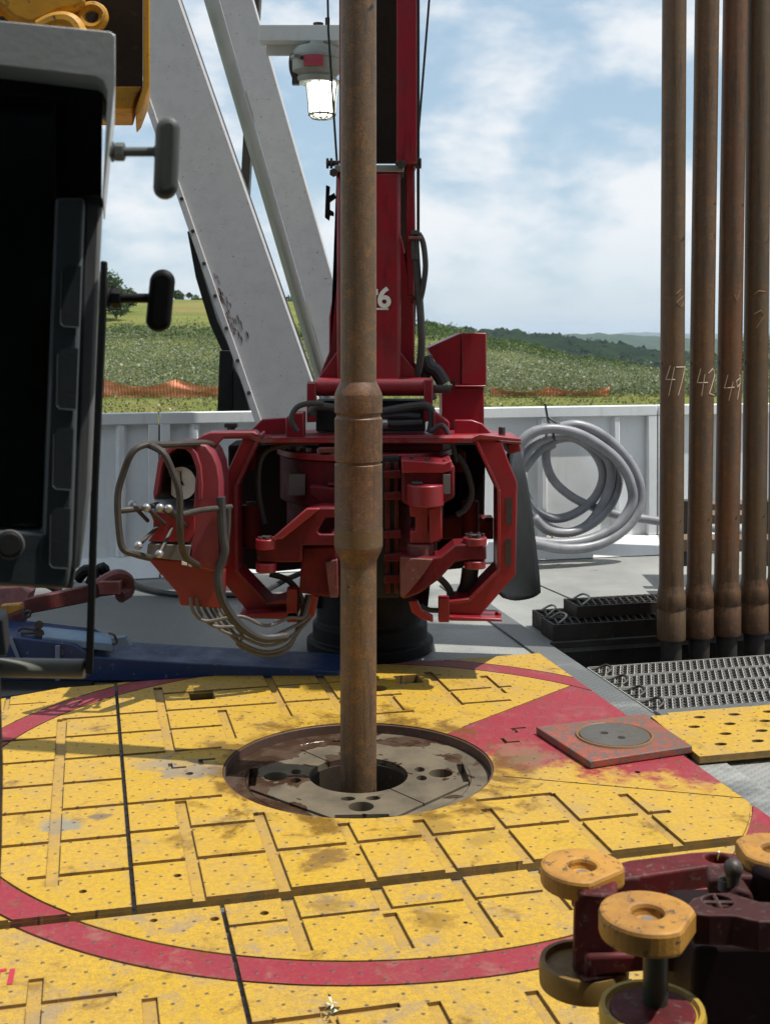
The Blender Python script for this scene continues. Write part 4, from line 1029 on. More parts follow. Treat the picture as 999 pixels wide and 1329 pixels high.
mb.build('cage', M['steel'], t)
mb = MB(); 
for i, (r0, y0, y1) in enumerate(((33.3, 78, 92),)):
    pts = []
    for a in np.linspace(-2.05, -1.25, 8): pts.append((lc.x + 32.6 * k * math.cos(a), LD + 32.6 * k * math.sin(a)))
    for (xa, ya), (xb, yb_) in zip(pts[:-1], pts[1:]):
        mb.prism([(xa, ya, lz(92)), (xb, yb_, lz(92)), (xb, yb_, lz(79)), (xa, ya, lz(79))], (0, -.012, 0))
mb.build('warning_label', worn('red_label', (.50, .06, .10), (.45, .12, .15), (.6, .5, .5), .5, s=9, wear=.7), t)
mb = MB(); mb.tube([W(392, 75, LD - .2), W(379, 72, LD), W(378, 90, LD), W(384, 106, LD)], .012, 6, 4); mb.box(W(384, 103, LD - .02), (.04, .05, .06)); mb.build('hinge_strap', M['dirtysteel'], t)

# coil of ribbed grey hose against the wall
HV = WV - .13
def hp(px, py, off=0.0):
    v = HV - off; d = ray_v(px, v); return W(px, py, d)
class Hose(MB): pass
def ribbed(mb, pts, r, seg=14, res=12, pitch=.020):
    P = spline([Vector(p) for p in pts], res)
    # resample evenly with ribs
    L = [0]
    for a, b_ in zip(P, P[1:]): L.append(L[-1] + (b_ - a).length)
    n = int(L[-1] / (pitch / 2)); out = []; j = 0
    for i in range(n + 1):
        s = L[-1] * i / n
        while j < len(L) - 2 and L[j + 1] < s: j += 1
        t = (s - L[j]) / max(1e-9, L[j + 1] - L[j]); out.append(P[j].lerp(P[j + 1], min(1, t)))
    m = len(out)
    mb.tube(out, lambda q: r * (1.0 if int(round(q * (m - 1))) % 2 else .90), seg)
hose = thing('hose_coil', 'coil of ribbed grey suction hose tied to the white wall', 'hose', hp(745, 716))
def zp(L, off):
    """coil outline traced at the wall; off: metres in front of the wall plane, from start to end"""
    n = len(L); return [hp(660 + x / 5.0, 510 + y / 5.0, off[0] + (off[1] - off[0]) * i / (n - 1)) for i, (x, y) in enumerate(L)]
for L, off, r_ in (
    ([(60, 420), (75, 330), (140, 265), (225, 236), (330, 236), (450, 265), (565, 325), (680, 412), (758, 512), (798, 620), (800, 710), (755, 800), (690, 868), (610, 915), (520, 950), (420, 970), (300, 975), (150, 960)], (.10, .22), .037),
    ([(330, 225), (430, 207), (540, 237), (645, 302), (745, 402), (822, 520), (853, 640), (838, 760), (765, 868), (645, 955), (500, 1002), (330, 1008), (160, 975)], (.04, .26), .037),
    ([(290, 330), (244, 370), (250, 480), (300, 580), (400, 668), (520, 730), (660, 780), (800, 806), (960, 830), (1150, 855), (1500, 900)], (-.06, .0), .033),
    ([(95, 500), (170, 400), (250, 330), (330, 296), (430, 296), (535, 365), (598, 465), (608, 560), (570, 660), (500, 735), (400, 795), (300, 815), (205, 790), (150, 745), (100, 640)], (-.02, -.02), .034),
    ([(75, 450), (140, 355), (240, 290), (330, 272), (440, 282), (560, 350), (645, 440), (662, 560), (620, 700), (525, 840), (420, 900), (330, 900), (225, 855), (150, 780), (100, 690)], (.05, .04), .034),
    ([(300, 290), (430, 262), (590, 380), (700, 500), (705, 620), (650, 740), (545, 845), (400, 905), (250, 890), (165, 810)], (.0, .09), .034),
):
    mb = MB(); ribbed(mb, zp(L, off), r_); mb.build('hose_loop', M['greyhose'], hose, sharp=None)
cp = MB()
a = hp(708, 704, .17); e = (hp(760, 706, .17) - a); 
for f0, f1, r in ((0, .15, .034), (.15, .2, .046), (.22, .42, .028), (.42, .52, .04), (.57, .64, .046), (.66, .95, .028)):
    cp.cyl(a + e * f0, a + e * f1, r, seg=16)
cp.build('coupling', M['brass'], hose, bevel=.003)
tb_ = MB(); tb_.tube([hp(707, 524, -.0), hp(711, 545, .02), hp(716, 558, .13), hp(719, 570, .12), hp(713, 556, .02), hp(708, 530, .0)], .008, 6, 4); tb_.tube([hp(711, 541, .02), hp(717, 546, .04), hp(724, 551, .05)], .008, 6, 4)
tag(tb_.build('tie_rope', M['cable']), 'dark rope tying the hose coil to the top rail of the wall', 'rope')
for px, lab in ((806, 'white pipe stub with orange paint at its foot, left of pipe 47'), (838, 'white pipe stub with orange paint at its foot, close beside the racked pipe 47')):
    p = G(px, 708, DECK)
    t = thing('pipe_stub', lab, 'pipe stub', p)
    MB().lathe([(.035, DECK), (.035, DECK + .10), (.042, DECK + .10), (.042, DECK + .17), (.03, DECK + .17)], (p.x, p.y), 20).build('stub', M['white'], t)
    MB().cyl(p + Vector((0, 0, .0)), p + Vector((0, 0, .003)), .10, seg=20).build('paint_patch', M['orangespray'], t)
# timbers behind the racked pipes
mb = MB()
for (x0, y0, x1, y1, d) in ((884, 654, 1020, 664, 7.9), (890, 668, 1020, 680, 7.7), (880, 700, 1020, 716, 7.4)):
    mb.rect(x0, y0, x1, y1, d, .2)
t = thing('timber_stack', 'low stack of dirty planks behind the racked pipes', 'planks', W(950, 716, 7.5))
mb.build('planks', worn('dirty_timber', (.16, .11, .075), (.06, .045, .035), (.3, .25, .2), .8, s=8), t, bevel=.004)
mb = MB(); mb.rect(886, 650, 898, 735, 7.65, .08); mb.rect(990, 650, 1002, 735, 7.65, .08); mb.build('upright', M['dirtysteel'], t, bevel=.004)

# wire ropes
t = MB(); t.tube([W(424.5, -60, 6.2), W(426, 40, 6.2), W(437, 208, 6.2)], .006, 6); t = tag(t.build('wire_rope', M['cable']), 'thin dark wire rope hanging left of the drill pipe across the lamp', 'wire rope', 'wire ropes of the red arm')
t = MB(); t.tube([W(561, -60, 6.2), W(556, 10, 6.2), W(540, 208, 6.2)], .006, 6); t = tag(t.build('wire_rope', M['cable']), 'thin dark wire rope running up to the right of the red arm', 'wire rope', 'wire ropes of the red arm')
# cables on the deck
mb = MB(); mb.tube([G(160, 752, DECK + .03), G(190, 764, DECK + .02), G(225, 771, DECK + .02), G(262, 772, DECK + .02), G(330, 772, DECK + .02), G(350, 764, DECK + .03), G(372, 752, DECK + .06), G(395, 742, DECK + .08)], .018, 8, 6)
tag(mb.build('deck_cable', M['cable']), 'thick black cable lying on the deck behind the red machine', 'cable')
# ================================================================== RED POWER TONG (pipe spinning machine) AND ITS ARM
TD = 5.8
tong = thing('power_tong', 'big red power tong machine with control box behind the rusty drill pipe', 'power tong', (W(480, 700, 6.2).x, 6.2, DECK))
red, rg = M['red'], M['redgrime']
def P(name, mb, mat=None, par=None, bevel=.005, **k): return mb.build(name, mat or red, par or tong, bevel=bevel, **k)
# main arm
AD = 5.95
mb = MB(); mb.pp([(437, 222), (520, 222), (520, 505), (437, 505)], AD, .30); arm = P('arm_column', mb, bevel=.02, seg=3)
P('back_plate', MB().pp([(515, 206), (538, 206), (540, 390), (537, 480), (515, 480)], AD + .24, .03), M['brown'], bevel=.003)
mb = MB(); mb.rect(434, 214, 524, 223, AD - .01, .26); P('cap_bar', mb, M['steel'], arm, .003)
mb = MB(); mb.pp([(519, 300), (526, 330), (537, 384), (538, 470), (549, 491), (519, 491)], AD + .20, .03); P('side_plate', mb)
mb = MB(); mb.pp([(437, 214), (437, 352), (427, 411), (427, 457), (413, 491), (437, 491)], AD + .20, .03); P('side_plate', mb)
for pl_ in ([(518, 455), (547, 492), (518, 492)], [(438, 455), (412, 492), (438, 492)]): P('gusset', MB().pp(pl_, AD + .04, .03))
mb = MB(); mb.pp([(526.5, 206), (537, 206), (539, 330), (537, 384), (530, 384), (527, 330)], AD + .05, .05); P('link_plate', mb)
mb = MB(); mb.pp([(527, 325), (535, 372), (538, 394), (534, 394), (524, 330)], AD + .08, .02); mb.rect(532, 384, 540, 390, AD + .02, .05); P('strap_plate', mb, M['redgrime'])
for x, y in ((521, 213), (433, 224)): P('bolt', MB().cyl(W(x, y, AD - .05), W(x, y, AD + .1), .022, seg=6), M['dirtysteel'], bevel=.002)
for xa, xb_, cc in ((513, 545, (541, 545)), (424, 440, (425, 430))):
    mb = MB().cyl(W(xa, 212, AD + .03), W(xb_, 212, AD + .03), .014, seg=12)
    for x in cc: mb.cyl(W(x - 1.6, 212, AD + .03), W(x + 1.6, 212, AD + .03), .026, seg=8)
    P('pivot_bolt', mb, M['dirtysteel'], bevel=.002)
mb = MB(); mb.pp([(423, 240), (428, 242), (427, 254), (434, 250), (436, 256), (428, 262), (428, 272), (433, 275), (433, 280), (428, 279), (427, 286), (421.5, 282)], AD + .1, .04); P('hook_bracket', mb, M['black'], bevel=.002)
mb = MB(); mb.cyl(W(411, 502, AD + .02), W(562, 502, AD + .02), 12 * AD / F, seg=32); P('hinge_tube', mb, bevel=.004)
P('hinge_pin', MB().cyl(W(562.5, 505, AD + .02), W(584, 505, AD + .02), 5.5 * AD / F, seg=20), M['dirtysteel'], bevel=.003); P('hinge_pin', MB().cyl(W(399, 503, AD + .02), W(411, 503, AD + .02), 8 * AD / F, seg=20), M['dirtysteel'], bevel=.003)
for pl_ in ([(550, 493), (561, 493), (562, 545), (550, 548)], [(398, 497), (410, 497), (410, 548), (398, 548)]): P('hinge_lug', MB().pp(pl_, AD - .03, .08))
# raised number on the arm
fc = bpy.data.curves.new('digit', 'FONT'); fc.body = '6'; fc.size = .135; fc.extrude = .003; fc.offset = .004; fc.align_x = 'CENTER'; fc.resolution_u = 6
fo_ = bpy.data.objects.new('digit', fc); COL.objects.link(fo_)
me = bpy.data.meshes.new_from_object(fo_.evaluated_get(bpy.context.evaluated_depsgraph_get())); bpy.data.objects.remove(fo_)
me.transform(Matrix.Translation(W(498.5, 398.5, AD - .0055)) @ Matrix.Rotation(R(90), 4, 'X')); me.materials.clear()
link('painted_digit', me, M['whitepaint'], arm)
P('painted_bar', MB().rect(486, 399.6, 504, 402.2, AD - .004, .003), M['whitepaint'], arm, 0); P('painted_bar', MB().rect(486, 375, 490.4, 383, AD - .004, .003), M['whitepaint'], arm, 0)
# upper mast of the arm: channel with two flanges
mb = MB(); mb.rect(441, -260, 514, 212, AD + .25, .02); mst = P('mast_web', mb, M['brown'], bevel=0)
mb = MB(); mb.rect(514.5, -260, 541, 212, AD - .02, .30); mb.rect(440, -260, 447, 212, AD + .02, .26); P('mast_flange', mb)
mb = MB(); mb.tube([W(542.5, -260, AD + .1), W(542.5, 300, AD + .1)], .008, 6); P('mast_cable', mb, M['cable'], bevel=0)
# hydraulic hoses along the arm
hs = M['hosehyd']
mb = MB(); mb.tube([W(540, 300, AD), W(539, 312, AD), W(541, 350, AD), W(545, 400, AD), W(547, 440, AD), W(545, 470, AD + .03), W(540, 490, AD + .06)], .0185, 10, 5); P('hydraulic_hose', mb, hs, bevel=0)
mb = MB(); mb.tube([W(543, 303, AD - .02), W(549, 316, AD - .02), W(552, 345, AD - .02), W(549, 372, AD - .01), W(545, 390, AD)], .014, 10, 5); P('hydraulic_hose', mb, hs, bevel=0)
mb = MB(); mb.cyl(W(538.5, 309, AD - .01), W(538.5, 337, AD - .01), .02, seg=12); mb.cyl(W(539, 299, AD - .01), W(539, 305, AD - .01), .024, seg=6); P('hose_fitting', mb, M['dirtysteel'], bevel=.002)
mb = MB(); mb.rect(530, 307, 547, 310.5, AD - .06, .10); P('hose_clamp', mb, M['oldred'], bevel=.002)
mb = MB(); mb.tube([W(552, 462, AD + .15), W(556, 475, AD + .15), W(566, 482, AD + .15), W(576, 498, AD + .15)], .035, 10, 4); mb.tube([W(548, 470, AD + .18), W(553, 500, AD + .18), W(560, 520, AD + .18)], .03, 10, 4); P('hydraulic_hose', mb, hs, bevel=0)
for pts, r in (([(405, 540), (406, 532), (414, 528), (430, 529), (450, 532), (480, 536)], .021), ([(484, 537), (510, 532), (535, 528), (552, 527), (559, 533), (561, 548), (558, 562)], .021), ([(496, 550), (520, 550), (548, 549)], .018), ([(488, 541), (520, 539), (545, 541)], .014)):
    mb = MB(); mb.tube([W(x, y, TD + .02) for x, y in pts], r, 10, 5); P('hydraulic_hose', mb, hs, bevel=0)
mb = MB(); mb.cyl(W(496, 550, TD + .02), W(503, 550, TD + .02), .024, seg=10); P('hose_fitting', mb, M['steel'], bevel=.002)
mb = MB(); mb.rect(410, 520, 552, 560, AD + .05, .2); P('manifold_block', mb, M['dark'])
# red box at right rear
mb = MB(); mb.prism([W(554, 452, 6.25), W(598, 432, 6.25), W(598, 500, 6.25), W(590, 502, 6.25), W(577, 489, 6.25)], (0, .35, 0)); mb.rect(598.4, 432, 631, 499, 6.24, .36); bx = P('cover_box', mb, M['red'])
mb = MB(); mb.rect(573, 503, 628, 560, 6.27, .30); mb.rect(590, 500, 631, 502.6, 6.22, .36); P('cover_box_base', mb)
mb = MB(); mb.cyl(W(588, 497, 6.24), W(588, 497, 6.26), .01, seg=8); P('bolt', mb, M['dark'], bevel=0)
# top deck plates of the frame
mb = MB()
z1 = EYE - (566 - HY) * TD / F
mb.prism([W(272, 570, 5.62), W(322, 568, 5.58), W(338, 573, 5.58), W(612, 573, 5.58), W(622, 568, 5.58), W(676, 574, 5.62), W(664, 566, 6.0), W(625, 562, 6.3), W(330, 562, 6.3), W(288, 566, 6.0)], (0, 0, .018)); P('top_plate', mb)
for pl_ in ([(320, 566), (328, 556), (340, 544), (372, 542), (372, 566)], [(590, 566), (590, 545), (612, 545), (626, 550), (637, 562), (640, 567)]): P('shoulder_plate', MB().pp(pl_, 5.92, .03))
for pl_ in ([(371, 542), (380, 536), (394, 536), (394, 570), (371, 568)], [(563, 534), (579, 545), (583, 548), (583, 570), (563, 568)]): P('lug', MB().pp(pl_, 5.70, .16))
mb = MB(); mb.rect(345, 570, 590, 577, 5.60, .35); mb.rect(412, 577.3, 575, 586, 5.66, .3); P('cross_beam', mb, rg)
mb = MB(); mb.rect(413, 581, 437, 588, 5.55, .05); P('stop_block', mb, M['oldred'])
mb = MB(); mb.cyl(W(651, 573, 5.75), W(651, 554, 5.75), .016, seg=12); mb.cyl(W(300, 565, 5.9), W(300, 552, 5.9), .02, seg=12); mb.box(W(300, 552, 5.9), (.06, .04, .02)); P('locating_pin', mb, M['dirtysteel'], bevel=.003)
mb = MB(); mb.pp([(618, 569), (618, 572), (676, 577), (676, 573.5)], 5.6, .2); P('edge_plate', mb, M['oldred'], bevel=.002)
# guard frames
def guard(name, inner, outer, slots, d):
    mb = MB(); mb.pp(outer + inner[::-1], d, .022); g_ = P(name, mb, bevel=.004)
    # inner flange
    fb = MB()
    for (xa, ya), (xb, yb_) in zip(inner, inner[1:]):
        a, b_ = W(xa, ya, d - .018), W(xb, yb_, d - .018); n = Vector((-(b_ - a).z, 0, (b_ - a).x)).normalized() * .007
        fb.prism([a + n, b_ + n, b_ - n, a - n], (0, .20, 0))
    P('guard_flange', fb, None, g_, .002)
    for x0, y0, x1, y1 in slots:
        s = MB(); xm, r = (x0 + x1) / 2, (x1 - x0) / 2
        poly = [(xm + r * math.cos(a), y0 + r - r * math.sin(a)) for a in np.linspace(0, math.pi, 9)] + [(xm - r * math.cos(a), y1 - r + r * math.sin(a)) for a in np.linspace(0, math.pi, 9)]
        s.pp(poly, d - .0035, .003); s.build('slot', M['dirtysteel'], g_)
    return g_
guard('guard_frame', [(617, 571), (632, 604), (647, 636), (647, 740), (609, 779), (582, 783)], [(650, 571), (660, 600), (671, 626), (669, 746), (622, 800), (582, 799)], [(656, 645, 664, 682), (655, 699, 663, 735)], 5.60)
guard('guard_frame', [(338, 564), (322, 598), (306, 632), (307, 742), (347, 784), (386, 786)], [(318, 562), (300, 602), (285, 634), (287, 752), (329, 803), (386, 804)], [], 5.60)
# bottom bars with pins
mb = MB(); mb.pp([(583, 800), (650, 803), (652, 807), (583, 806)], 5.55, .18); mb.cyl(W(646, 806, 5.63), W(646, 794, 5.63), .014, seg=12); mb.pp([(530, 780), (542, 780), (547, 792), (562, 800), (562, 808), (545, 803), (534, 795)], 5.5, .04); mb.rect(569, 776, 583, 808, 5.52, .06); P('lower_bracket', mb)
mb = MB(); mb.pp([(310, 798), (386, 794), (386, 802), (310, 803)], 5.5, .2); mb.rect(372, 764, 386, 808, 5.5, .06); mb.pp([(398, 782), (406, 770), (412, 775), (408, 800), (398, 804)], 5.48, .05); mb.pp([(346, 784), (386, 772), (386, 784)], 5.52, .16); P('lower_bracket', mb)
# body: dark housing behind, clamp drum, jaws
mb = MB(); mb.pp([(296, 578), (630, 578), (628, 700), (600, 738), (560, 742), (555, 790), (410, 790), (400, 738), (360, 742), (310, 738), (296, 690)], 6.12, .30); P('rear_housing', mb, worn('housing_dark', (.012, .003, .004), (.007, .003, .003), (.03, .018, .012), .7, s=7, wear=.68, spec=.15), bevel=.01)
mb = MB(); mb.rect(512, 672, 640, 700, 6.0, .1); P('rear_rib', mb, rg)
cxd = W(447, 600, 5.95)
DC = W(474, 600, 5.95)
def drum(y0, y1, rpx, mat, name, bv=.006, cx=474):
    k = 5.55 / F; z0, z1 = EYE - (y1 - HY) * k, EYE - (y0 - HY) * k
    c = W(cx, 600, 5.95)
    return P(name, MB().cyl((c.x, c.y, z0), (c.x, c.y, z1), rpx * 5.95 / F * .975, seg=64), mat, bevel=bv)
drum(599.4, 660, 113, rg, 'upper_drum'); drum(590, 599, 117, None, 'drum_flange', .004)
drum(660.4, 700, 104, M['redgrime'], 'drum_skirt'); drum(700.4, 742, 96, M['redgrime'], 'lower_drum'); drum(742.4, 786, 80, M['black'], 'drum_foot')
mb = MB()
for i in range(9):
    a = R(182 + i * 9.5); c = DC; r = 108 * 5.95 / F * .975
    zt = EYE - (590 - HY) * 5.55 / F; p = Vector((c.x + r * math.cos(a), c.y + r * math.sin(a), zt)); mb.cyl(p, p + Vector((0, 0, .022)), .015, seg=6)
P('drum_bolts', mb, M['steel'], bevel=.002)
mb = MB(); mb.prism([W(398, 587, 5.66), W(438, 587, 5.66), W(438, 583, 5.85), W(395, 583, 5.85)], (0, 0, .02)); P('gasket_plate', mb, M['oldred'])
mb = MB(); mb.rect(375, 616, 396, 643, 5.625, .08); P('data_plate', mb, M['labelplate'], bevel=.001)
mb = MB(); mb.pp([(402, 631), (440, 634), (440, 650), (425, 660), (404, 642)], 5.50, .16); mb.rect(425, 627, 438, 630.8, 5.52, .08); P('clamp_lip', mb, rg)
# left jaw arm: a bar rising diagonally to the pipe, with a window
mb = MB(); mb.pp([(343, 711), (358, 700), (400, 663), (415, 659), (440, 659), (440, 672), (422, 672), (412, 690), (415, 693), (440, 693), (440, 708), (392, 708), (392, 730), (334, 730), (332, 711)], 5.34, .16); P('jaw_arm', mb, M['redgrime'], bevel=.008)
mb = MB(); mb.pp([(352, 700), (366, 700), (416, 660), (398, 660)], 5.30, .04); P('jaw_rib', mb)
P('jaw_pivot', MB().vcyl(345.5, 699, 712, 5.36, 14), None, bevel=.004); P('jaw_pivot', MB().vcyl(345.5, 730, 742, 5.36, 13.5), None, bevel=.004)
mb = MB(); mb.cyl(W(345, 698.8, 5.36), W(345, 696, 5.36), .022, seg=6)
for a in range(6): mb.cyl(W(345, 698.8, 5.36) + Vector((.03 * math.cos(a), .03 * math.sin(a), 0)), W(345, 696.5, 5.36) + Vector((.03 * math.cos(a), .03 * math.sin(a), 0)), .008, seg=6)
P('pivot_bolt_head', mb, M['dirtysteel'], bevel=0)
mb = MB(); mb.pp([(392, 709), (438, 709), (440, 775), (428, 776), (388, 770)], 5.42, .2); P('lower_block', mb, M['redgrime'], bevel=.012)
mb = MB(); mb.pp([(422, 730), (438, 726), (439, 776), (428, 776)], 5.39, .03); P('block_edge', mb, M['oldred'], bevel=.004)
# right clamp cylinder stack
mb = MB(); mb.pp([(521, 603), (578, 606), (590, 603), (590, 646), (577, 653), (560, 659), (535, 659), (521, 652)], 5.40, .26); P('clamp_block', mb, M['redgrime'], bevel=.012)
mb = MB(); mb.pp([(521, 597), (576, 601), (586, 597), (586, 611), (575, 614), (521, 614)], 5.375, .3); P('clamp_cap', mb, bevel=.006)
mb = MB(); mb.vcyl(552, 628, 656, 5.40, 24, 32); P('clamp_boss', mb, None, bevel=.006)
P('clamp_bolt', MB().vcyl(541, 625, 628, 5.37, 8, 6), M['dirtysteel'], bevel=.002)
for x, y in ((534, 595), (577, 599), (553, 597)): P('clamp_bolt', MB().vcyl(x, y - 3, y + 3, 5.44, 3, 6), M['dirtysteel'], bevel=.002)
mb = MB(); mb.rect(575, 616, 584, 641, 5.372, .02); P('data_plate', mb, M['labelplate'], bevel=.001)
mb = MB(); mb.pp([(531, 656), (572, 656), (572, 671), (556, 671), (556, 689), (572, 689), (572, 702), (560, 706), (532, 706), (532, 689), (539, 689), (539, 671), (532, 671)], 5.42, .15); mb.pp([(557, 660), (573, 656), (574, 700), (557, 706)], 5.40, .16); P('clamp_yoke', mb, None, bevel=.006)
mb = MB(); mb.vcyl(545, 705, 725, 5.45, 17, 28); P('yoke_boss', mb, M['oldred'], bevel=.006)
mb = MB(); mb.vcyl(546, 660, 700, 5.56, 12); P('yoke_pin', mb, M['dirtysteel'], bevel=0)
# right jaw arm
mb = MB(); mb.pp([(519, 722), (560, 724), (572, 722), (590, 707), (606, 706), (631, 708), (631, 727), (605, 727), (590, 730), (570, 752), (545, 770), (524, 778), (519, 776)], 5.36, .16); P('jaw_arm', mb, M['redgrime'], bevel=.008)
mb = MB(); mb.pp([(519, 724), (562, 726), (550, 745), (524, 776), (519, 774)], 5.34, .03); P('jaw_cheek', mb, worn('brown_cheek', (.13, .035, .03), (.08, .03, .02), (.15, .10, .06), .5, s=9, wear=.56), bevel=.004)
P('jaw_pivot', MB().vcyl(616, 697, 707, 5.4, 15.5), None, bevel=.004); P('jaw_pivot', MB().vcyl(616, 727, 737, 5.4, 14), None, bevel=.004)
mb = MB(); mb.vcyl(616, 694, 697, 5.4, 9, 8)
for a in range(6): p = W(616, 696, 5.4) + Vector((.036 * math.cos(a), .036 * math.sin(a), 0)); mb.cyl(p, p + Vector((0, 0, .012)), .008, seg=6)
P('pivot_bolts', mb, M['dirtysteel'], bevel=0)
# centre column behind the pipe, throat
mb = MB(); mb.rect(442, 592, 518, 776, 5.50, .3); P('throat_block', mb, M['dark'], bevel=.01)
for x0, x1 in ((500, 506), (512, 517)): P('throat_strip', MB().rect(x0, 600, x1, 770, 5.488, .01), M['redgrime'], bevel=.002)
for y_ in (612, 640, 690, 720, 748): P('throat_lug', MB().pp([(498, y_), (520, y_ - 2), (521, y_ + 9), (498, y_ + 9)], 5.46, .03), M['redgrime'], bevel=.003)
# pedestal
pc = W(480, 800, 6.25)
mb = MB(); mb.lathe([(.32, DECK + .001), (.32, .02), (.29, .03), (.29, .10), (.27, .12), (.27, .30)], (pc.x, pc.y), 48); P('pedestal', mb, M['black'], bevel=.004)
mb = MB(); mb.tube([W(610, 738, 5.75), W(607, 760, 5.75), W(600, 780, 5.8), W(585, 795, 5.9)], .04, 12, 5); mb.tube([W(592, 768, 5.95), W(610, 775, 5.95), W(625, 782, 6.0)], .03, 10, 4); P('hydraulic_hose', mb, hs, bevel=0)
# rubber flap at right
bm_ = MB(); rows = []
prof = [(657, 588, 672, 584), (656, 620, 681, 624), (654, 660, 688, 668), (650, 700, 693, 710), (645, 735, 697, 742), (641, 766, 699, 768), (652, 776, 694, 771)]
for i, (xa, ya, xb, yb_) in enumerate(prof):
    row = []
    for j in range(9):
        f = j / 8; x = xa + (xb - xa) * f; y = ya + (yb_ - ya) * f + (6 * math.sin(math.pi * f) if i >= 5 else 0)
        row.append(bm_.bm.verts.new(W(x, y, 5.68 + .42 * f + .05 * math.sin(math.pi * f))))
    rows.append(row)
for A, B in zip(rows, rows[1:]):
    for j in range(8): bm_.bm.faces.new((A[j], A[j + 1], B[j + 1], B[j]))
fl = P('rubber_flap', bm_, M['rubber'], bevel=0, sharp=None)
sm = fl.modifiers.new('thick', 'SOLIDIFY'); sm.thickness = .012
mb = MB(); mb.pp([(658, 577), (674, 573), (676, 586), (660, 590)], 5.66, .4); P('flap_clamp', mb)
# ---------------- control box at left
CD = 5.22
kc = CD / F
def CB(px, py, o=0.0):                  # the box is turned: its left side is nearer
    return W(px, py, CD + o)
cb_mat = M['redc'] = worn('faded_red_paint', (.22, .025, .038), (.16, .025, .032), (.15, .085, .07), .42, s=6, wear=.6, grime=.6)
mb = MB()
hood = [(243, 577), (255, 575), (268, 578), (277, 590), (283, 605), (286, 625), (286, 700), (287, 745), (256, 737), (248, 728), (246, 705), (250, 690), (252, 640), (256, 600), (249, 585)]
mb.pp(hood, CD + .025, .30)
box = P('control_box', mb, cb_mat, bevel=.008)
mb = MB()
face = [(215, 582), (225, 577), (243, 577), (250, 587), (256, 602), (258, 625), (256, 648), (200, 648), (205, 610), (208, 595)]
mb.pp(face, CD + .21, .05); P('gauge_recess', mb, M['brown'], box, .004)
mb = MB()
rim = [(205, 600), (210, 588), (220, 580), (232, 576), (246, 577), (255, 588), (261, 606), (263, 630), (262, 648), (257, 648), (257, 625), (254, 606), (248, 590), (241, 583), (231, 582), (222, 586), (214, 595), (209, 607), (204, 640), (200, 648), (199, 640)]
mb.pp(rim, CD, .28); P('hood_rim', mb, cb_mat, box, .003)
gc = W(236, 627, CD + .075)
mb = MB(); mb.cyl(gc, gc + Vector((.012, .05, 0)), .078, seg=40); P('gauge_body', mb, M['black'], box, .003)
mb = MB(); mb.cyl(gc + Vector((-.001, -.004, 0)), gc + Vector((0, -.001, 0)), .070, seg=40); P('gauge_face', mb, M['dial'], box, 0)
mb = MB()
for ang, L in ((95, .050), (185, .03), (-35, .045), (-95, .04)):
    a = R(ang); p = gc + Vector((0, -.007, 0)); mb.tube([p, p + Vector((math.cos(a) * L, 0, math.sin(a) * L))], .0024, 5)
for i in range(24):
    a = i * math.pi / 12; p = gc + Vector((0, -.006, 0)); mb.tube([p + Vector((math.cos(a) * .050, 0, math.sin(a) * .050)), p + Vector((math.cos(a) * .057, 0, math.sin(a) * .057))], .0012, 4)
mb.cyl(gc + Vector((0, -.01, 0)), gc + Vector((0, -.005, 0)), .008, seg=12); P('gauge_needle', mb, M['black'], box, 0)
# sloping valve panel
mb = MB(); mb.prism([W(200, 648, CD + .22), W(257, 648, CD + .22), W(253, 668, CD + .02), W(194, 664, CD + .02)], (0, .02, -.012)); P('label_shelf', mb, worn('shelf_grey', (.34, .34, .36), (.25, .25, .27), (.15, .04, .04), .45, s=16, wear=.58), box, .002)
mb = MB(); mb.pp([(194, 664), (253, 668), (254, 690), (246, 704), (192, 703), (199, 692), (199, 676)], CD + .02, .12); P('valve_panel', mb, M['red'], box, .004)
mb = MB(); mb.pp([(192, 706), (248, 708), (244, 729), (190, 723)], CD + .01, .10); P('lower_label', mb, M['labelplate'], box, .003)
mb = MB(); mb.pp([(190, 724), (254, 728), (288, 746), (286, 790), (234, 786), (230, 770)], CD + .06, .18); P('lower_cowl', mb, worn('cowl_red', (.22, .018, .016), (.15, .016, .014), (.15, .06, .04), .4, s=5, wear=.64), box, .008)
mb = MB(); mb.pp([(236, 728), (243, 731), (243, 734), (236, 733)], CD - .004, .004); mb.pp([(245, 732), (249, 733), (249, 736), (245, 735)], CD - .004, .004); P('white_tag', mb, M['white'], box, 0)
for a, b_ in (((192, 676), (172, 655)), ((215, 681), (190.5, 659)), ((229, 672), (208, 659)), ((243, 684), (219, 660)), ((206, 682), (180, 708)), ((224, 684), (207, 719))):
    mb = MB(); p, q = W(*a, CD + .03), W(*b_, CD - .12); mb.tube([p, p.lerp(q, .5), q], .0085, 8)
    lv = P('lever', mb, M['dirtysteel'], box, 0)
    MB().ball(q, .018, 20).build('lever_knob', M['knob'], lv)
mb = MB(); mb.tube([W(278, 578, CD + .15), W(262, 575, CD + .05), W(215, 577, CD - .10), W(190, 577, CD - .18), W(172, 587, CD - .22), W(160, 615, CD - .22), W(153, 645, CD - .22), W(155, 690, CD - .22), W(160, 712, CD - .22), W(175, 719, CD - .2), W(195, 724, CD - .12)], .0145, 10, 6)
mb.tube([W(193, 577, CD - .17), W(212, 588, CD - .2), W(224, 612, CD - .2), W(233, 640, CD - .2), W(234, 690, CD - .18), W(240, 720, CD - .1), W(257, 734, CD)], .0145, 10, 6)
mb.tube([W(155, 663, CD - .21), W(180, 660, CD - .15), W(205, 655, CD + .1)], .0125, 10, 4)
mb.tube([W(236, 668, CD - .18), W(262, 662, CD - .08), W(300, 658, CD + .05)], .0125, 10, 4)
P('guard_rail', mb, M['dirtysteel'], box, 0)
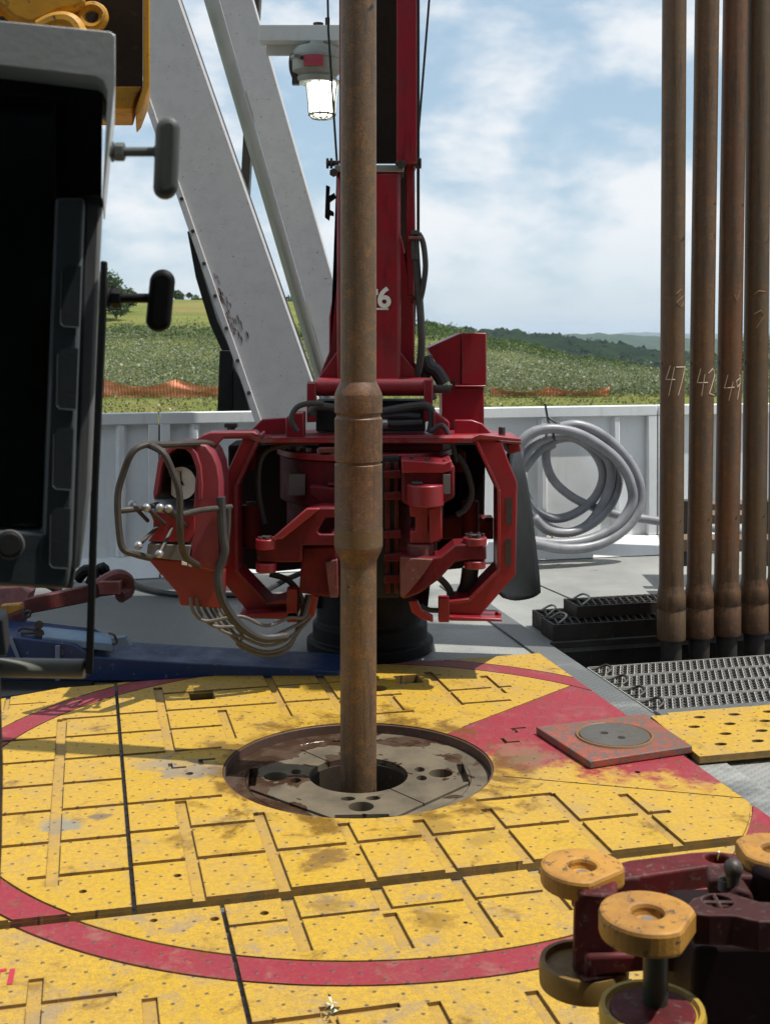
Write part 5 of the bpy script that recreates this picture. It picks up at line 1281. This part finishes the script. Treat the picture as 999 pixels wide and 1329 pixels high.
mb = MB(); mb.pp([(262, 565), (272, 561), (330, 560), (335, 565), (290, 568), (278, 580), (276, 595), (270, 580), (255, 570)], CD + .12, .12); P('support_bracket', mb, cb_mat, bevel=.006)
# bundle of hoses from the control box to the base
mb = MB()
for k, (xs, sag, xe) in enumerate(((247, 812, 395), (255, 826, 400), (263, 838, 404), (271, 846, 398), (277, 851, 392), (284, 849, 390))):
    d = CD + .03 + k * .03
    mb.tube([W(xs, 775, d), W(xs + 4, 793, d), W(xs + 20 + 2 * k, 806 + (sag - 812) * .45, d + .02), W(312, sag - 12, d + .05), W(345, sag, d + .1), W(375, sag - 10, d + .15), W(xe, 800, d + .2), W(xe + 8, 772, d + .24)], .0075, 8, 6)
P('hose_bundle', mb, M['hosegrey'], bevel=0)
mb = MB(); mb.tube([W(287, 645, CD - .0), W(289, 690, CD - .0), W(292, 715, CD), W(285, 738, CD), W(284, 760, CD), W(292, 785, CD + .02), W(312, 812, CD + .05), W(340, 828, CD + .1), W(372, 826, CD + .15)], .019, 10, 6)
mb.tube([W(296, 660, CD + .02), W(295, 690, CD + .02), W(290, 722, CD + .02), W(282, 735, CD + .02)], .014, 10, 6)
P('hydraulic_hose', mb, M['hosehyd'], bevel=0)

rx = random.Random(5)
for pts, r in (([(386, 560), (378, 545), (384, 530), (398, 524), (420, 524)], .013), ([(560, 560), (572, 552), (580, 560), (588, 580), (592, 600)], .012), ([(592, 668), (604, 660), (612, 640), (606, 612), (594, 590)], .014), ([(388, 575), (352, 582), (338, 600), (336, 640), (344, 680)], .013), ([(350, 745), (372, 752), (388, 770), (394, 795)], .014), ([(556, 742), (572, 752), (584, 768), (586, 792)], .016), ([(545, 786), (560, 792), (590, 790), (612, 776)], .012)):
    mb = MB(); mb.tube([W(x, y, 5.66 if y < 700 else 5.7) for x, y in pts], r, 8, 6); P('hydraulic_hose', mb, hs, bevel=0)
for x, y, d, r, l in ((329, 585, 5.7, 8, 24), (596, 586, 5.75, 8, 26), (610, 650, 5.8, 11, 50), (326, 655, 5.8, 12, 55)):
    mb = MB(); mb.vcyl(x, y, y + l, d, r, 24); c_ = P('motor_barrel', mb, M['redgrime'], bevel=.004)
    mb = MB(); mb.vcyl(x, y - 4, y - .4, d, r * .6, 6); P('hose_fitting', mb, M['dirtysteel'], c_, bevel=.001)
for x, y in ((349, 571), (372, 572), (520, 572), (548, 572), (575, 573), (600, 571)):
    P('plate_bolt', MB().cyl(W(x, y, 5.66), W(x, y - 4, 5.66), .014, seg=6), M['dirtysteel'], bevel=.001)
# ================================================================== FOREGROUND AND LEFT SIDE
# ---------------- driller's console
ND = 1.60
M['recess'] = worn('recess_shade', (.026, .033, .040), (.035, .04, .045), (.06, .06, .065), .5, s=6, wear=.75)  # darker than the frame to paint in the shade of the recesses
con = thing('operator_console', 'black console cabinet with aluminium hood at the left edge, close to the camera', 'console', (W(30, 800, ND + .2).x, ND + .2, .0))
def C(name, mb, mat, par=None, bevel=.003, **k): return mb.build(name, mat, par or con, bevel=bevel, **k)
mb = MB(); mb.ps([(-330, 0), (0, 27), (143, 41), (150, 46), (150, 110), (135, 257), (133, 257), (140, 118), (135, 105), (125, 99), (0, 84), (-330, 60)], ND - .03, .30); C('hood', mb, M['hood'], None, .004, seg=3)
# rear of the hood and cabinet body
mb = MB(); mb.ps([(-330, 66), (0, 92), (122, 103), (131, 112), (118, 255), (100, 735), (95, 765), (-330, 745)], ND + .14, .26); C('cabinet', mb, M['charcoal'])
mb = MB(); mb.ps([(-330, 64), (0, 88), (122, 101), (133, 110), (132, 255), (72, 255), (72, 128), (-330, 110)], ND + .06, .06); C('hood_lining', mb, M['black'])
# frame column with recessed panels
mb = MB(); mb.ps([(72, 256), (110, 256), (92, 735), (88, 764), (-330, 742), (-330, 690), (55, 690)], ND + .03, .10); fr = C('front_frame', mb, M['charcoal'], None, .005)
for (x0, x1, y0, y1) in ((82, 106, 345, 425), (77, 102, 452, 532), (72, 96, 556, 636), (68, 92, 660, 738)):
    mb = MB(); r = 6
    poly = [(x0, y0 + r), (x0 + 2, y0 + 2), (x0 + r, y0), (x1, y0), (x1 - 3, y1), (x0 + r - 3, y1 - 0), (x0 - 1, y1 - 3), (x0 - 3, y1 - r)]
    mb.ps(poly, ND + .0275, .002)
    rc = C('recess', mb, M['recess'], fr, 0)
    mb = MB(); mb.tube([W(x0 - 2, y0 + 8, ND + .027), W(x0 - 3.5, y1 - r, ND + .027), W(x0 + 1, y1 - 1, ND + .027), W(x1 - 4, y1, ND + .027)], .0007, 6); C('recess_highlight', mb, M['gun'], fr, 0)  # lighter line paints the highlight along the recess edges
mb = MB(); mb.ps([(-330, 120), (71, 130), (70, 300), (55, 685), (-330, 680)], ND + .05, .01); C('screen', mb, M['glass'], None, .002)
mb = MB(); mb.cyl(W(13, 707, ND + .028), W(13, 707, ND + .0), .0165, seg=36); kb = C('knob', mb, M['black'], None, .003)
mb = MB(); mb.tube([(W(13, 707, 0).x, 0, 0)] * 2, .001, 4) if False else None
mb = MB(); c0 = W(13, 707, ND + .026); c0 = W(13, 707, ND + .026)
mb.tube([c0 + Vector((.0185 * math.cos(a), 0, .0185 * math.sin(a))) for a in [i * math.pi / 16 for i in range(32)]], .0014, 6, closed=True); C('knob_ring', mb, M['greyrail'], None, 0)
mb = MB(); mb.ps([(110.5, 230), (134, 256), (130, 340), (118, 640), (104, 740), (92, 738), (101, 520)], ND + .09, .05); C('rubber_rail', mb, M['greyrail'], None, .006)
# rear post, foot tube and stand
RD = 2.0
mb = MB(); mb.ps([(131, 338), (140, 339), (139, 400), (128, 640), (121, 876), (111, 876), (118, 640)], RD, .04); C('rear_post', mb, M['rubber'])
mb = MB(); mb.cyl(W(-320, 862, RD + .03), W(111, 868, RD + .03), 12.5 * RD / F, seg=24); C('foot_tube', mb, worn('grey_tube', (.20, .20, .17), (.13, .13, .12), (.3, .27, .22), .5, s=6, wear=.66), None, .003)
sx_ = W(-40, 900, RD)
mb = MB(); mb.lathe([(.10, .0), (.10, .02), (.046, .03), (.040, .45), (.052, .72), (.054, .85), (.048, 1.05)], (sx_.x - .01, RD + .03), 24); C('stand_column', mb, M['dirtysteel'])
mb = MB(); mb.ps([(-30, 800), (4, 806), (9, 852), (-30, 852)], RD - .06, .08); C('stand_gusset', mb, M['charcoal'])
# T handles (spring plungers) sticking out
def thandle(px0, px1, py, hx0, hx1, hy0, hy1, d, mat, tilt=0):
    k = d / F
    mb = MB()
    mb.cyl(W(px0, py, d), W(px1, py, d), 6.2 * k, seg=16); 
    mb.cyl(W(px0 + 3, py, d), W(px0 + 6, py, d), 15 * k * .9, seg=20); mb.cyl(W(px0 + 8, py, d), W(px0 + 20, py, d), 12.5 * k, seg=6)
    mb.cyl(W(px1 - 5, py, d), W(px1 + 3, py, d), 8.5 * k, seg=6)
    h = C('clamp_rod', mb, mat, None, .0012)
    mb = MB(); r = (hx1 - hx0) / 2; xm = (hx0 + hx1) / 2
    poly = [(xm + r * math.cos(a), hy0 + r - r * math.sin(a)) for a in np.linspace(0, math.pi, 15)] + [(xm - r * math.cos(a) - tilt, hy1 - r + r * math.sin(a)) for a in np.linspace(0, math.pi, 15)]
    mb.ps(poly, d - .02, .04); mb.build('t_handle', mat, h, bevel=.010, seg=3)
thandle(142, 205, 197, 203, 235, 150, 256, ND + .06, M['gun'], 3)
thandle(138, 200, 387, 195, 228, 349, 431, RD + .02, M['black'], 5)

# ---------------- yellow hoisting block at the top left
HD = 3.4
t = thing('hoist_block', 'scuffed yellow hoisting block hanging at the top left corner', 'hoist block', W(90, 140, HD))
def H(name, mb, mat, bevel=.004): return mb.build(name, mat, t, bevel=bevel)
H('side_bar', MB().ps([(186, -160), (195, -160), (195, 112), (183, 143), (177, 150), (176, 142), (186, 112)], HD - .02, .3, -.196), M['hoistyellow'])
H('inner_plate', MB().ps([(-300, -160), (185.5, -160), (185.5, 112), (-300, 112)], HD + .12, .03), M['brown'], 0)
H('bottom_flange', MB().ps([(-300, 112), (185.5, 112), (176, 126), (172, 141), (150, 141), (-300, 138)], HD, .28, -.196), M['hoistyellow'])
H('link_arm', MB().ps([(-200, -100), (95, -100), (112, 4), (97, 12), (80, 14), (60, 24), (40, 32), (18, 24), (0, 8), (-200, -10)], HD - .1, .12), M['hoistyellow'], .012)
mb = MB(); mb.tube([W(120 + 15 * math.cos(a), 22 + 14 * math.sin(a), HD - .05) for a in [i * math.pi / 12 for i in range(24)]], 6.5 * HD / F, 10, closed=True); H('lifting_eye', mb, M['hoistyellow'], 0)
mb = MB(); mb.tube([W(52, 36, HD - .12), W(70, 27, HD - .12), W(88, 26, HD - .12), W(100, 36, HD - .12), W(108, 60, HD - .12)], .022, 10, 5); H('shackle', mb, M['hoistyellow'], 0)

# ---------------- blue beam, blue plate and the red manual tong at the left
BD = 5.62
t = thing('blue_beam', 'low blue steel beam lying across the deck behind the yellow plates', 'beam', W(200, 880, BD))
mb = MB(); mb.prism([W(-200, 800, BD), W(8, 826, BD), (W(95, 836, BD)), W(122, 853, BD), W(250, 861, BD), W(440, 871, BD), W(440, 884, BD), W(-200, 884, BD)], (.03, .30, 0)); mb.build('beam_body', M['blue'], t, bevel=.006)
mb = MB(); mb.rect(72, 838, 78, 884, BD - .012, .012); mb.pp([(10, 828), (16, 828), (27, 856), (23, 858)], BD - .01, .01); mb.build('weld_seam', worn('light_weld', (.16, .2, .3), (.1, .15, .25), (.25, .2, .18), .5), t, bevel=.002)
t = thing('blue_clamp_plate', 'light blue hinged plate with round bosses on the blue beam', 'clamp plate', W(100, 838, BD + .12))
lb = worn('light_blue_paint', (.16, .25, .36), (.10, .17, .27), (.22, .20, .19), .45, s=7, wear=.62)
p = [W(46, 812, BD + .2), W(142, 822, BD + .2), W(148, 836, BD + .02), W(56, 826, BD + .02)]
MB().prism(p, (0, 0, -.035)).build('plate', lb, t, bevel=.004)
mb = MB()
for x, y in ((51, 811), (52, 822)): mb.cyl(W(x, y, BD + .04), W(x, y, BD + .12), .020, seg=20)
mb.tube([W(24, 819, BD + .05), W(30, 815, BD + .05), W(48, 818, BD + .05), W(48, 821, BD + .05), W(28, 822, BD + .05)], .007, 8, 3)
mb.build('hinge', M['dirtysteel'], t, bevel=.002); mb = MB(); mb.tube([W(142, 822, BD + .05), W(148, 824, BD), W(152, 834, BD), W(146, 836, BD)], .006, 8, 3); mb.build('hinge', M['dirtysteel'], t, bevel=.002)
MB().pp([(144, 829), (162, 827), (170, 838), (150, 839)], BD + .03, .04).build('tab', lb, t)

t = thing('manual_tong', 'old dark red manual tong lying on the deck behind the blue beam', 'tong', G(90, 790, DECK))
om = M['oldred']
def T_(name, mb, mat=None, bevel=.008): return mb.build(name, mat or om, t, bevel=bevel)
mb = MB(); mb.prism([W(30, 778, 5.9), W(34, 798, 5.9), W(110, 783, 6.15), W(128, 775, 6.2), W(158, 772, 6.25), (W(158, 748, 6.25)), W(132, 752, 6.2), W(110, 762, 6.15)], (.03, .10, 0)); T_('lever_arm', mb)
mb = MB(); mb.tube([W(128, 760, 6.1), W(150, 748, 6.12), W(164, 752, 6.15), W(166, 766, 6.15), W(156, 774, 6.1)], .035, 10, 5); mb.box(W(146, 760, 6.1), (.10, .12, .06)); T_('jaw_head', mb, None, .008)
mb = MB(); mb.tube([W(100, 752, 6.2), W(112, 740, 6.2), W(122, 745, 6.2), (W(118, 758, 6.2))], .03, 10, 4); mb.tube([W(122, 746, 6.25), W(134, 736, 6.25), W(138, 748, 6.25)], .026, 10, 4); T_('latch', mb, M['black'], 0)
MB().ball(W(134, 737, 6.2), .02).build('latch_ball', M['black'], t)
mb = MB(); mb.prism([W(-60, 768, 6.0), W(28, 762, 6.0), W(38, 770, 5.95), W(30, 798, 5.9), W(26, 812, 5.9), W(-60, 806, 5.9)], (0, .12, .0)); mb.tube([W(12, 772, 6.05), W(28, 768, 6.05), W(36, 760, 6.1), W(60, 758, 6.2), W(78, 768, 6.2)], .02, 10, 4); T_('body', mb)
mb = MB(); mb.pp([(0, 786), (27, 784), (28, 792), (10, 799), (2, 796)], 5.84, .05); T_('yellow_grip', mb, M['yellowpart'], .006)
mb = MB(); mb.tube([W(36 + 4 * math.cos(a), 797 + 4 * math.sin(a), 5.84) for a in [i * math.pi / 6 for i in range(12)]], .006, 6, closed=True); T_('ring', mb, M['dirtysteel'], 0)
mb = MB(); mb.pp([(-60, 760), (26, 762), (24, 766), (-60, 768)], 6.3, .2); tag(mb.build('orange_board', M['orange'], bevel=.003), 'thin orange board lying behind the manual tong at the left edge', 'board')

# ---------------- red tong with yellow guards in the right foreground
t = thing('foreground_tong', 'dark red tong with yellow roller guards in the right foreground', 'tong', W(950, 1400, 2.1) * 1.0)
t.location.z = .12
def X(name, mb, mat, par=None, bevel=.004, **k): return mb.build(name, mat, par or t, bevel=bevel, **k)
yp = M['yellowpart']
def dshape(cx, cy, d, rx, flat, thick, rot=0.0, n=40):
    """horizontal D-shaped guard seen from above: round with one flattened side"""
    k = d / F; c = W(cx, cy, d); P_ = []
    for i in range(n):
        a = 2 * math.pi * i / n; x, y = rx * k * math.cos(a), rx * k * math.sin(a)
        P_.append((x, y))
    e = Vector((math.cos(rot), math.sin(rot)))
    out = []
    for x, y in P_:
        q = x * e.x + y * e.y
        if q > flat * rx * k: x -= (q - flat * rx * k) * e.x; y -= (q - flat * rx * k) * e.y
        out.append((c.x + x, c.y + y, c.z))
    return out, c
def guard_disc(name, cx, cy, d, rx, thick_px, rot, flat=.72, hole=.33, mat=None):
    k = d / F; th = thick_px * k
    out, c = dshape(cx, cy, d, rx, flat, th, rot)
    b_ = MB(); b_.prism([(x, y, z - th) for x, y, z in out], (0, 0, th))
    cu = MB(); cu.cyl((c.x, c.y, c.z - .02), (c.x, c.y, c.z + .05), rx * k * hole, seg=32)
    g_ = bool_obj(name, b_, cu, mat or yp, t, .007); 
    X('bolt_head', MB().cyl((c.x, c.y, c.z - .026), (c.x, c.y, c.z - .014), rx * k * .14, seg=24), M['steel'], g_, .002)
    return c
c1_ = guard_disc('roller_guard', 755, 1122, 2.36, 54, 26, R(-50), .80)
c2_ = guard_disc('roller_guard', 840, 1182, 2.02, 63, 33, R(-30), .86)
c3_ = guard_disc('roller_guard', 1006, 1100, 2.25, 52, 20, R(180), .9)
# upper arm
k = 2.36 / F
mb = MB()
A = [(748, 1146), (775, 1131), (815, 1119), (900, 1106), (925, 1100), (955, 1108), (970, 1122)]
B = [(760, 1163), (800, 1160), (830, 1156), (880, 1146), (915, 1138), (940, 1136), (965, 1136)]
zt = W(0, 1146, 2.36).z
def onz(px, py, z): d = (EYE - z) * F / (py - HY); return Vector(((px - CX) * d / F, d, z))
zt = c1_.z - 26 * k
top = [onz(740, 1146, zt), onz(772, 1128, zt), onz(815, 1116, zt), onz(895, 1106, zt), onz(925, 1104, zt), onz(958, 1108, zt), onz(968, 1116, zt), onz(958, 1122, zt), onz(915, 1124, zt), onz(850, 1134, zt), onz(800, 1142, zt), onz(775, 1150, zt), onz(752, 1153, zt)]
b_ = MB(); b_.prism([(p.x, p.y, zt - .045) for p in top], (0, 0, .045)); cu = MB(); p = onz(930, 1113, zt); cu.cyl((p.x, p.y, zt - .1), (p.x, p.y, zt + .1), .024, seg=28)
bool_obj('upper_arm', b_, cu, M['nearred'], t, .008)
mb = MB(); mb.tube([onz(930, 1113, zt - .02) + Vector((-.004, 0, -.02)), onz(930, 1113, zt) + Vector((.004, 0, .012))], .0018, 6); X('cotter', mb, M['alu'], None, 0)
# upright web and lower shelf
mb = MB(); mb.prism([W(744, 1158, 2.30), W(757, 1164, 2.25), W(800, 1160, 2.27), W(803, 1240, 2.27), W(815, 1272, 2.27), W(760, 1272, 2.25), W(742, 1262, 2.30)], (.02, .10, 0)); X('upright', mb, M['nearred'], None, .008)
k = 2.33 / F; c = W(757, 1246, 2.33)
mb = MB(); mb.lathe([(57 * k, c.z - 30 * k), (58 * k, c.z - 8 * k), (56 * k, c.z), (50 * k, c.z), (48 * k, c.z - 8 * k), (0, c.z - 8 * k)], (c.x, c.y), 48, caps=False); X('lower_guard', mb, worn('dull_yellow', (.19, .11, .02), (.08, .05, .02), (.05, .03, .02), .5, s=10, wear=.6), None, 0)
mb = MB(); mb.prism([W(760, 1240, 2.26), W(838, 1238, 2.26), W(842, 1262, 2.26), W(800, 1265, 2.26), W(760, 1275, 2.26)], (0, .12, 0)); X('lower_arm', mb, M['nearred'], None, .008)
# second roller: post and lower disc
k = 2.02 / F
mb = MB(); mb.cyl(W(850, 1320, 2.02), W(850, 1205, 2.02), 16 * k, seg=24); X('roller_post', mb, worn('green_black', (.02, .032, .02), (.012, .016, .012), (.04, .04, .03), .4), None, 0)
c = W(846, 1306, 2.0)
mb = MB(); mb.lathe([(66 * k, c.z - 45 * k), (68 * k, c.z - 8 * k), (66 * k, c.z), (60 * k, c.z), (57 * k, c.z - 6 * k), (0, c.z - 6 * k)], (c.x, c.y), 48, caps=False); X('lower_guard', mb, worn('guard_yellow_dark', (.40, .26, .03), (.2, .13, .03), (.1, .04, .03), .45, s=10, wear=.62), None, 0)
mb = MB(); mb.cyl((c.x, c.y, c.z - 10 * k), (c.x, c.y, c.z - 3 * k), 55 * k, seg=40); X('guard_core', mb, M['nearred'], None, .003)
# second arm, hinge block and the dark body
zt2 = W(0, 1165, 2.08).z
top = [onz(890, 1176, zt2), onz(898, 1166, zt2), onz(920, 1159, zt2), onz(945, 1158, zt2), onz(965, 1164, zt2), onz(985, 1170, zt2), onz(1060, 1172, zt2), onz(1060, 1196, zt2), onz(985, 1196, zt2), onz(950, 1188, zt2), onz(920, 1188, zt2), onz(900, 1186, zt2)]
b_ = MB(); b_.prism([(p.x, p.y, zt2 - .05) for p in top], (0, 0, .05)); cu = MB(); p = onz(931, 1169, zt2); cu.cyl((p.x, p.y, zt2 - .012), (p.x, p.y, zt2 + .1), .025, seg=28)
dk2 = worn('greasy_dark_red', (.050, .012, .012), (.022, .012, .011), (.085, .06, .05), .5, s=12, wear=.56, spec=.2, ew=.008, edgecol=(.14, .10, .09))
bool_obj('second_arm', b_, cu, dk2, t, .008)
mb = MB()
for a in (0, math.pi / 2):
    e = Vector((math.cos(a), math.sin(a), 0)) * .025; mb.tube([p + e + Vector((0, 0, -.003)), p - e + Vector((0, 0, -.003))], .0035, 6)
X('pin_cross', mb, dk2, None, 0)
mb = MB(); mb.prism([W(918, 1141, 2.19), W(955, 1136, 2.19), W(990, 1138, 2.19), W(985, 1164, 2.19), W(960, 1168, 2.19), W(918, 1162, 2.19)], (.01, .055, 0)); X('hinge_block', mb, dk2, None, .006)
mb = MB(); mb.cyl(W(950, 1150, 2.16), W(950, 1122, 2.16), .012, seg=16); mb.ball(W(951, 1127, 2.16), .017, 14)
for i in range(6): q = W(942, 1142 + 2.4 * i, 2.17); mb.tube([q + Vector((.013 * math.cos(a), .013 * math.sin(a), 0)) for a in [j * math.pi / 8 for j in range(16)]], .002, 5, closed=True)
X('spring_pin', mb, M['dirtysteel'], None, 0)
mb = MB(); mb.prism([W(940, 1170, 2.14), W(955, 1152, 2.14), W(975, 1158, 2.14), W(980, 1172, 2.14)], (0, .06, 0)); X('cam', mb, dk2, None, .006)
mb = MB(); mb.cyl(W(1012, 1175, 2.2), W(1012, 1120, 2.2), .05, seg=28); mb.prism([W(900, 1228, 2.10), W(1080, 1222, 2.10), W(1080, 1420, 2.10), W(895, 1420, 2.10), W(898, 1262, 2.10)], (.0, .22, 0)); X('body', mb, worn('tong_body_dark', (.012, .004, .005), (.006, .004, .004), (.03, .02, .018), .6, s=9, wear=.62, spec=.15), None, .012)
mb = MB(); mb.prism([W(838, 1215, 2.24), W(905, 1200, 2.24), W(905, 1265, 2.24), W(838, 1262, 2.24)], (0, .10, 0)); X('link_plate', mb, dk2, None, .008)
mb = MB(); mb.cyl((W(985, 1400, 2.2).x, 2.25, .0), W(985, 1400, 2.25), .05, seg=24); mb.cyl((W(985, 1400, 2.2).x, 2.25, .0), (W(985, 1400, 2.2).x, 2.25, .02), .14, seg=32); X('stand', mb, M['black'], None, .004)

# ---------------- unseen structures added outside the frame to shade the floor
t = thing('shade_canopy', 'dark steel canopy roof on posts added out of view to shade the foreground', 'canopy', (0, -.6, DECK))  # unseen roof, shaped to shade the foreground tong and cut sky light
MB().prism([(-4.2, -3.4, 2.75), (5.2, -3.4, 2.75), (5.2, 1.72, 2.75), (1.0, 1.72, 2.75), (1.0, 1.1, 2.75), (-4.2, 1.1, 2.75)], (0, 0, .06)).build('shade_roof', M['dirtysteel'], t, bevel=.01)
for x, y in ((-4.1, -3.3), (5.1, -3.3), (-4.1, 1.0), (5.1, 1.0)):
    MB().box((x, y, (2.75 + DECK) / 2), (.1, .1, 2.748 - DECK)).build('post', M['dirtysteel'], t, bevel=.006)  # posts of the added canopy
t = thing('sky_blocker', 'dark steel cabin with a door, added unseen behind the camera to block sky light', 'cabin', (0, -5, DECK))  # unseen cabin added to cut the sky fill from behind
MB().box((0, -5, 4.3), (15, 2.6, 8.6)).build('sky_blocker_wall', M['charcoal'], t, bevel=.02)
MB().box((1.2, -3.692, 1.0), (.9, .012, 2.0)).build('added_door', M['dirtysteel'], t, bevel=.004)
MB().box((-1.4, -3.692, 1.5), (1.2, .012, .8)).build('added_window', M['glass'], t, bevel=.004)
t = thing('shade_platform', 'slatted steel platform added out of view overhead to shade the left deck', 'platform', (1.1, 6.2, 5.9))  # unseen slats added to cast shade on the left deck
mb = MB()
for k in range(7):
    y0 = 5.02 + k * .29; mb.box((1.15, y0 + .14, 6.0), (2.3, .284 if k != 2 else .24, .06))
mb.build('slats', M['dirtysteel'], t)
MB().box((.12, 6.1, 5.93), (.12, 2.3, .079)).build('bearer', M['red'], t, bevel=.004); MB().box((2.2, 6.1, 5.93), (.12, 2.3, .079)).build('bearer', M['red'], t, bevel=.004)

p_ = [G(-80, 872, DECK), G(128, 880, DECK), G(118, 893, DECK), G(2, 908, DECK), G(-90, 940, DECK)]  # outline of a black sheet added in place of shade on the deck
tag(MB().prism([(q.x, q.y, DECK + .001) for q in p_], (0, 0, .012)).build('shade_sheet', M['rubber']), 'black sheet standing in for shade on the deck between the blue beam and the yellow plates', 'mat')
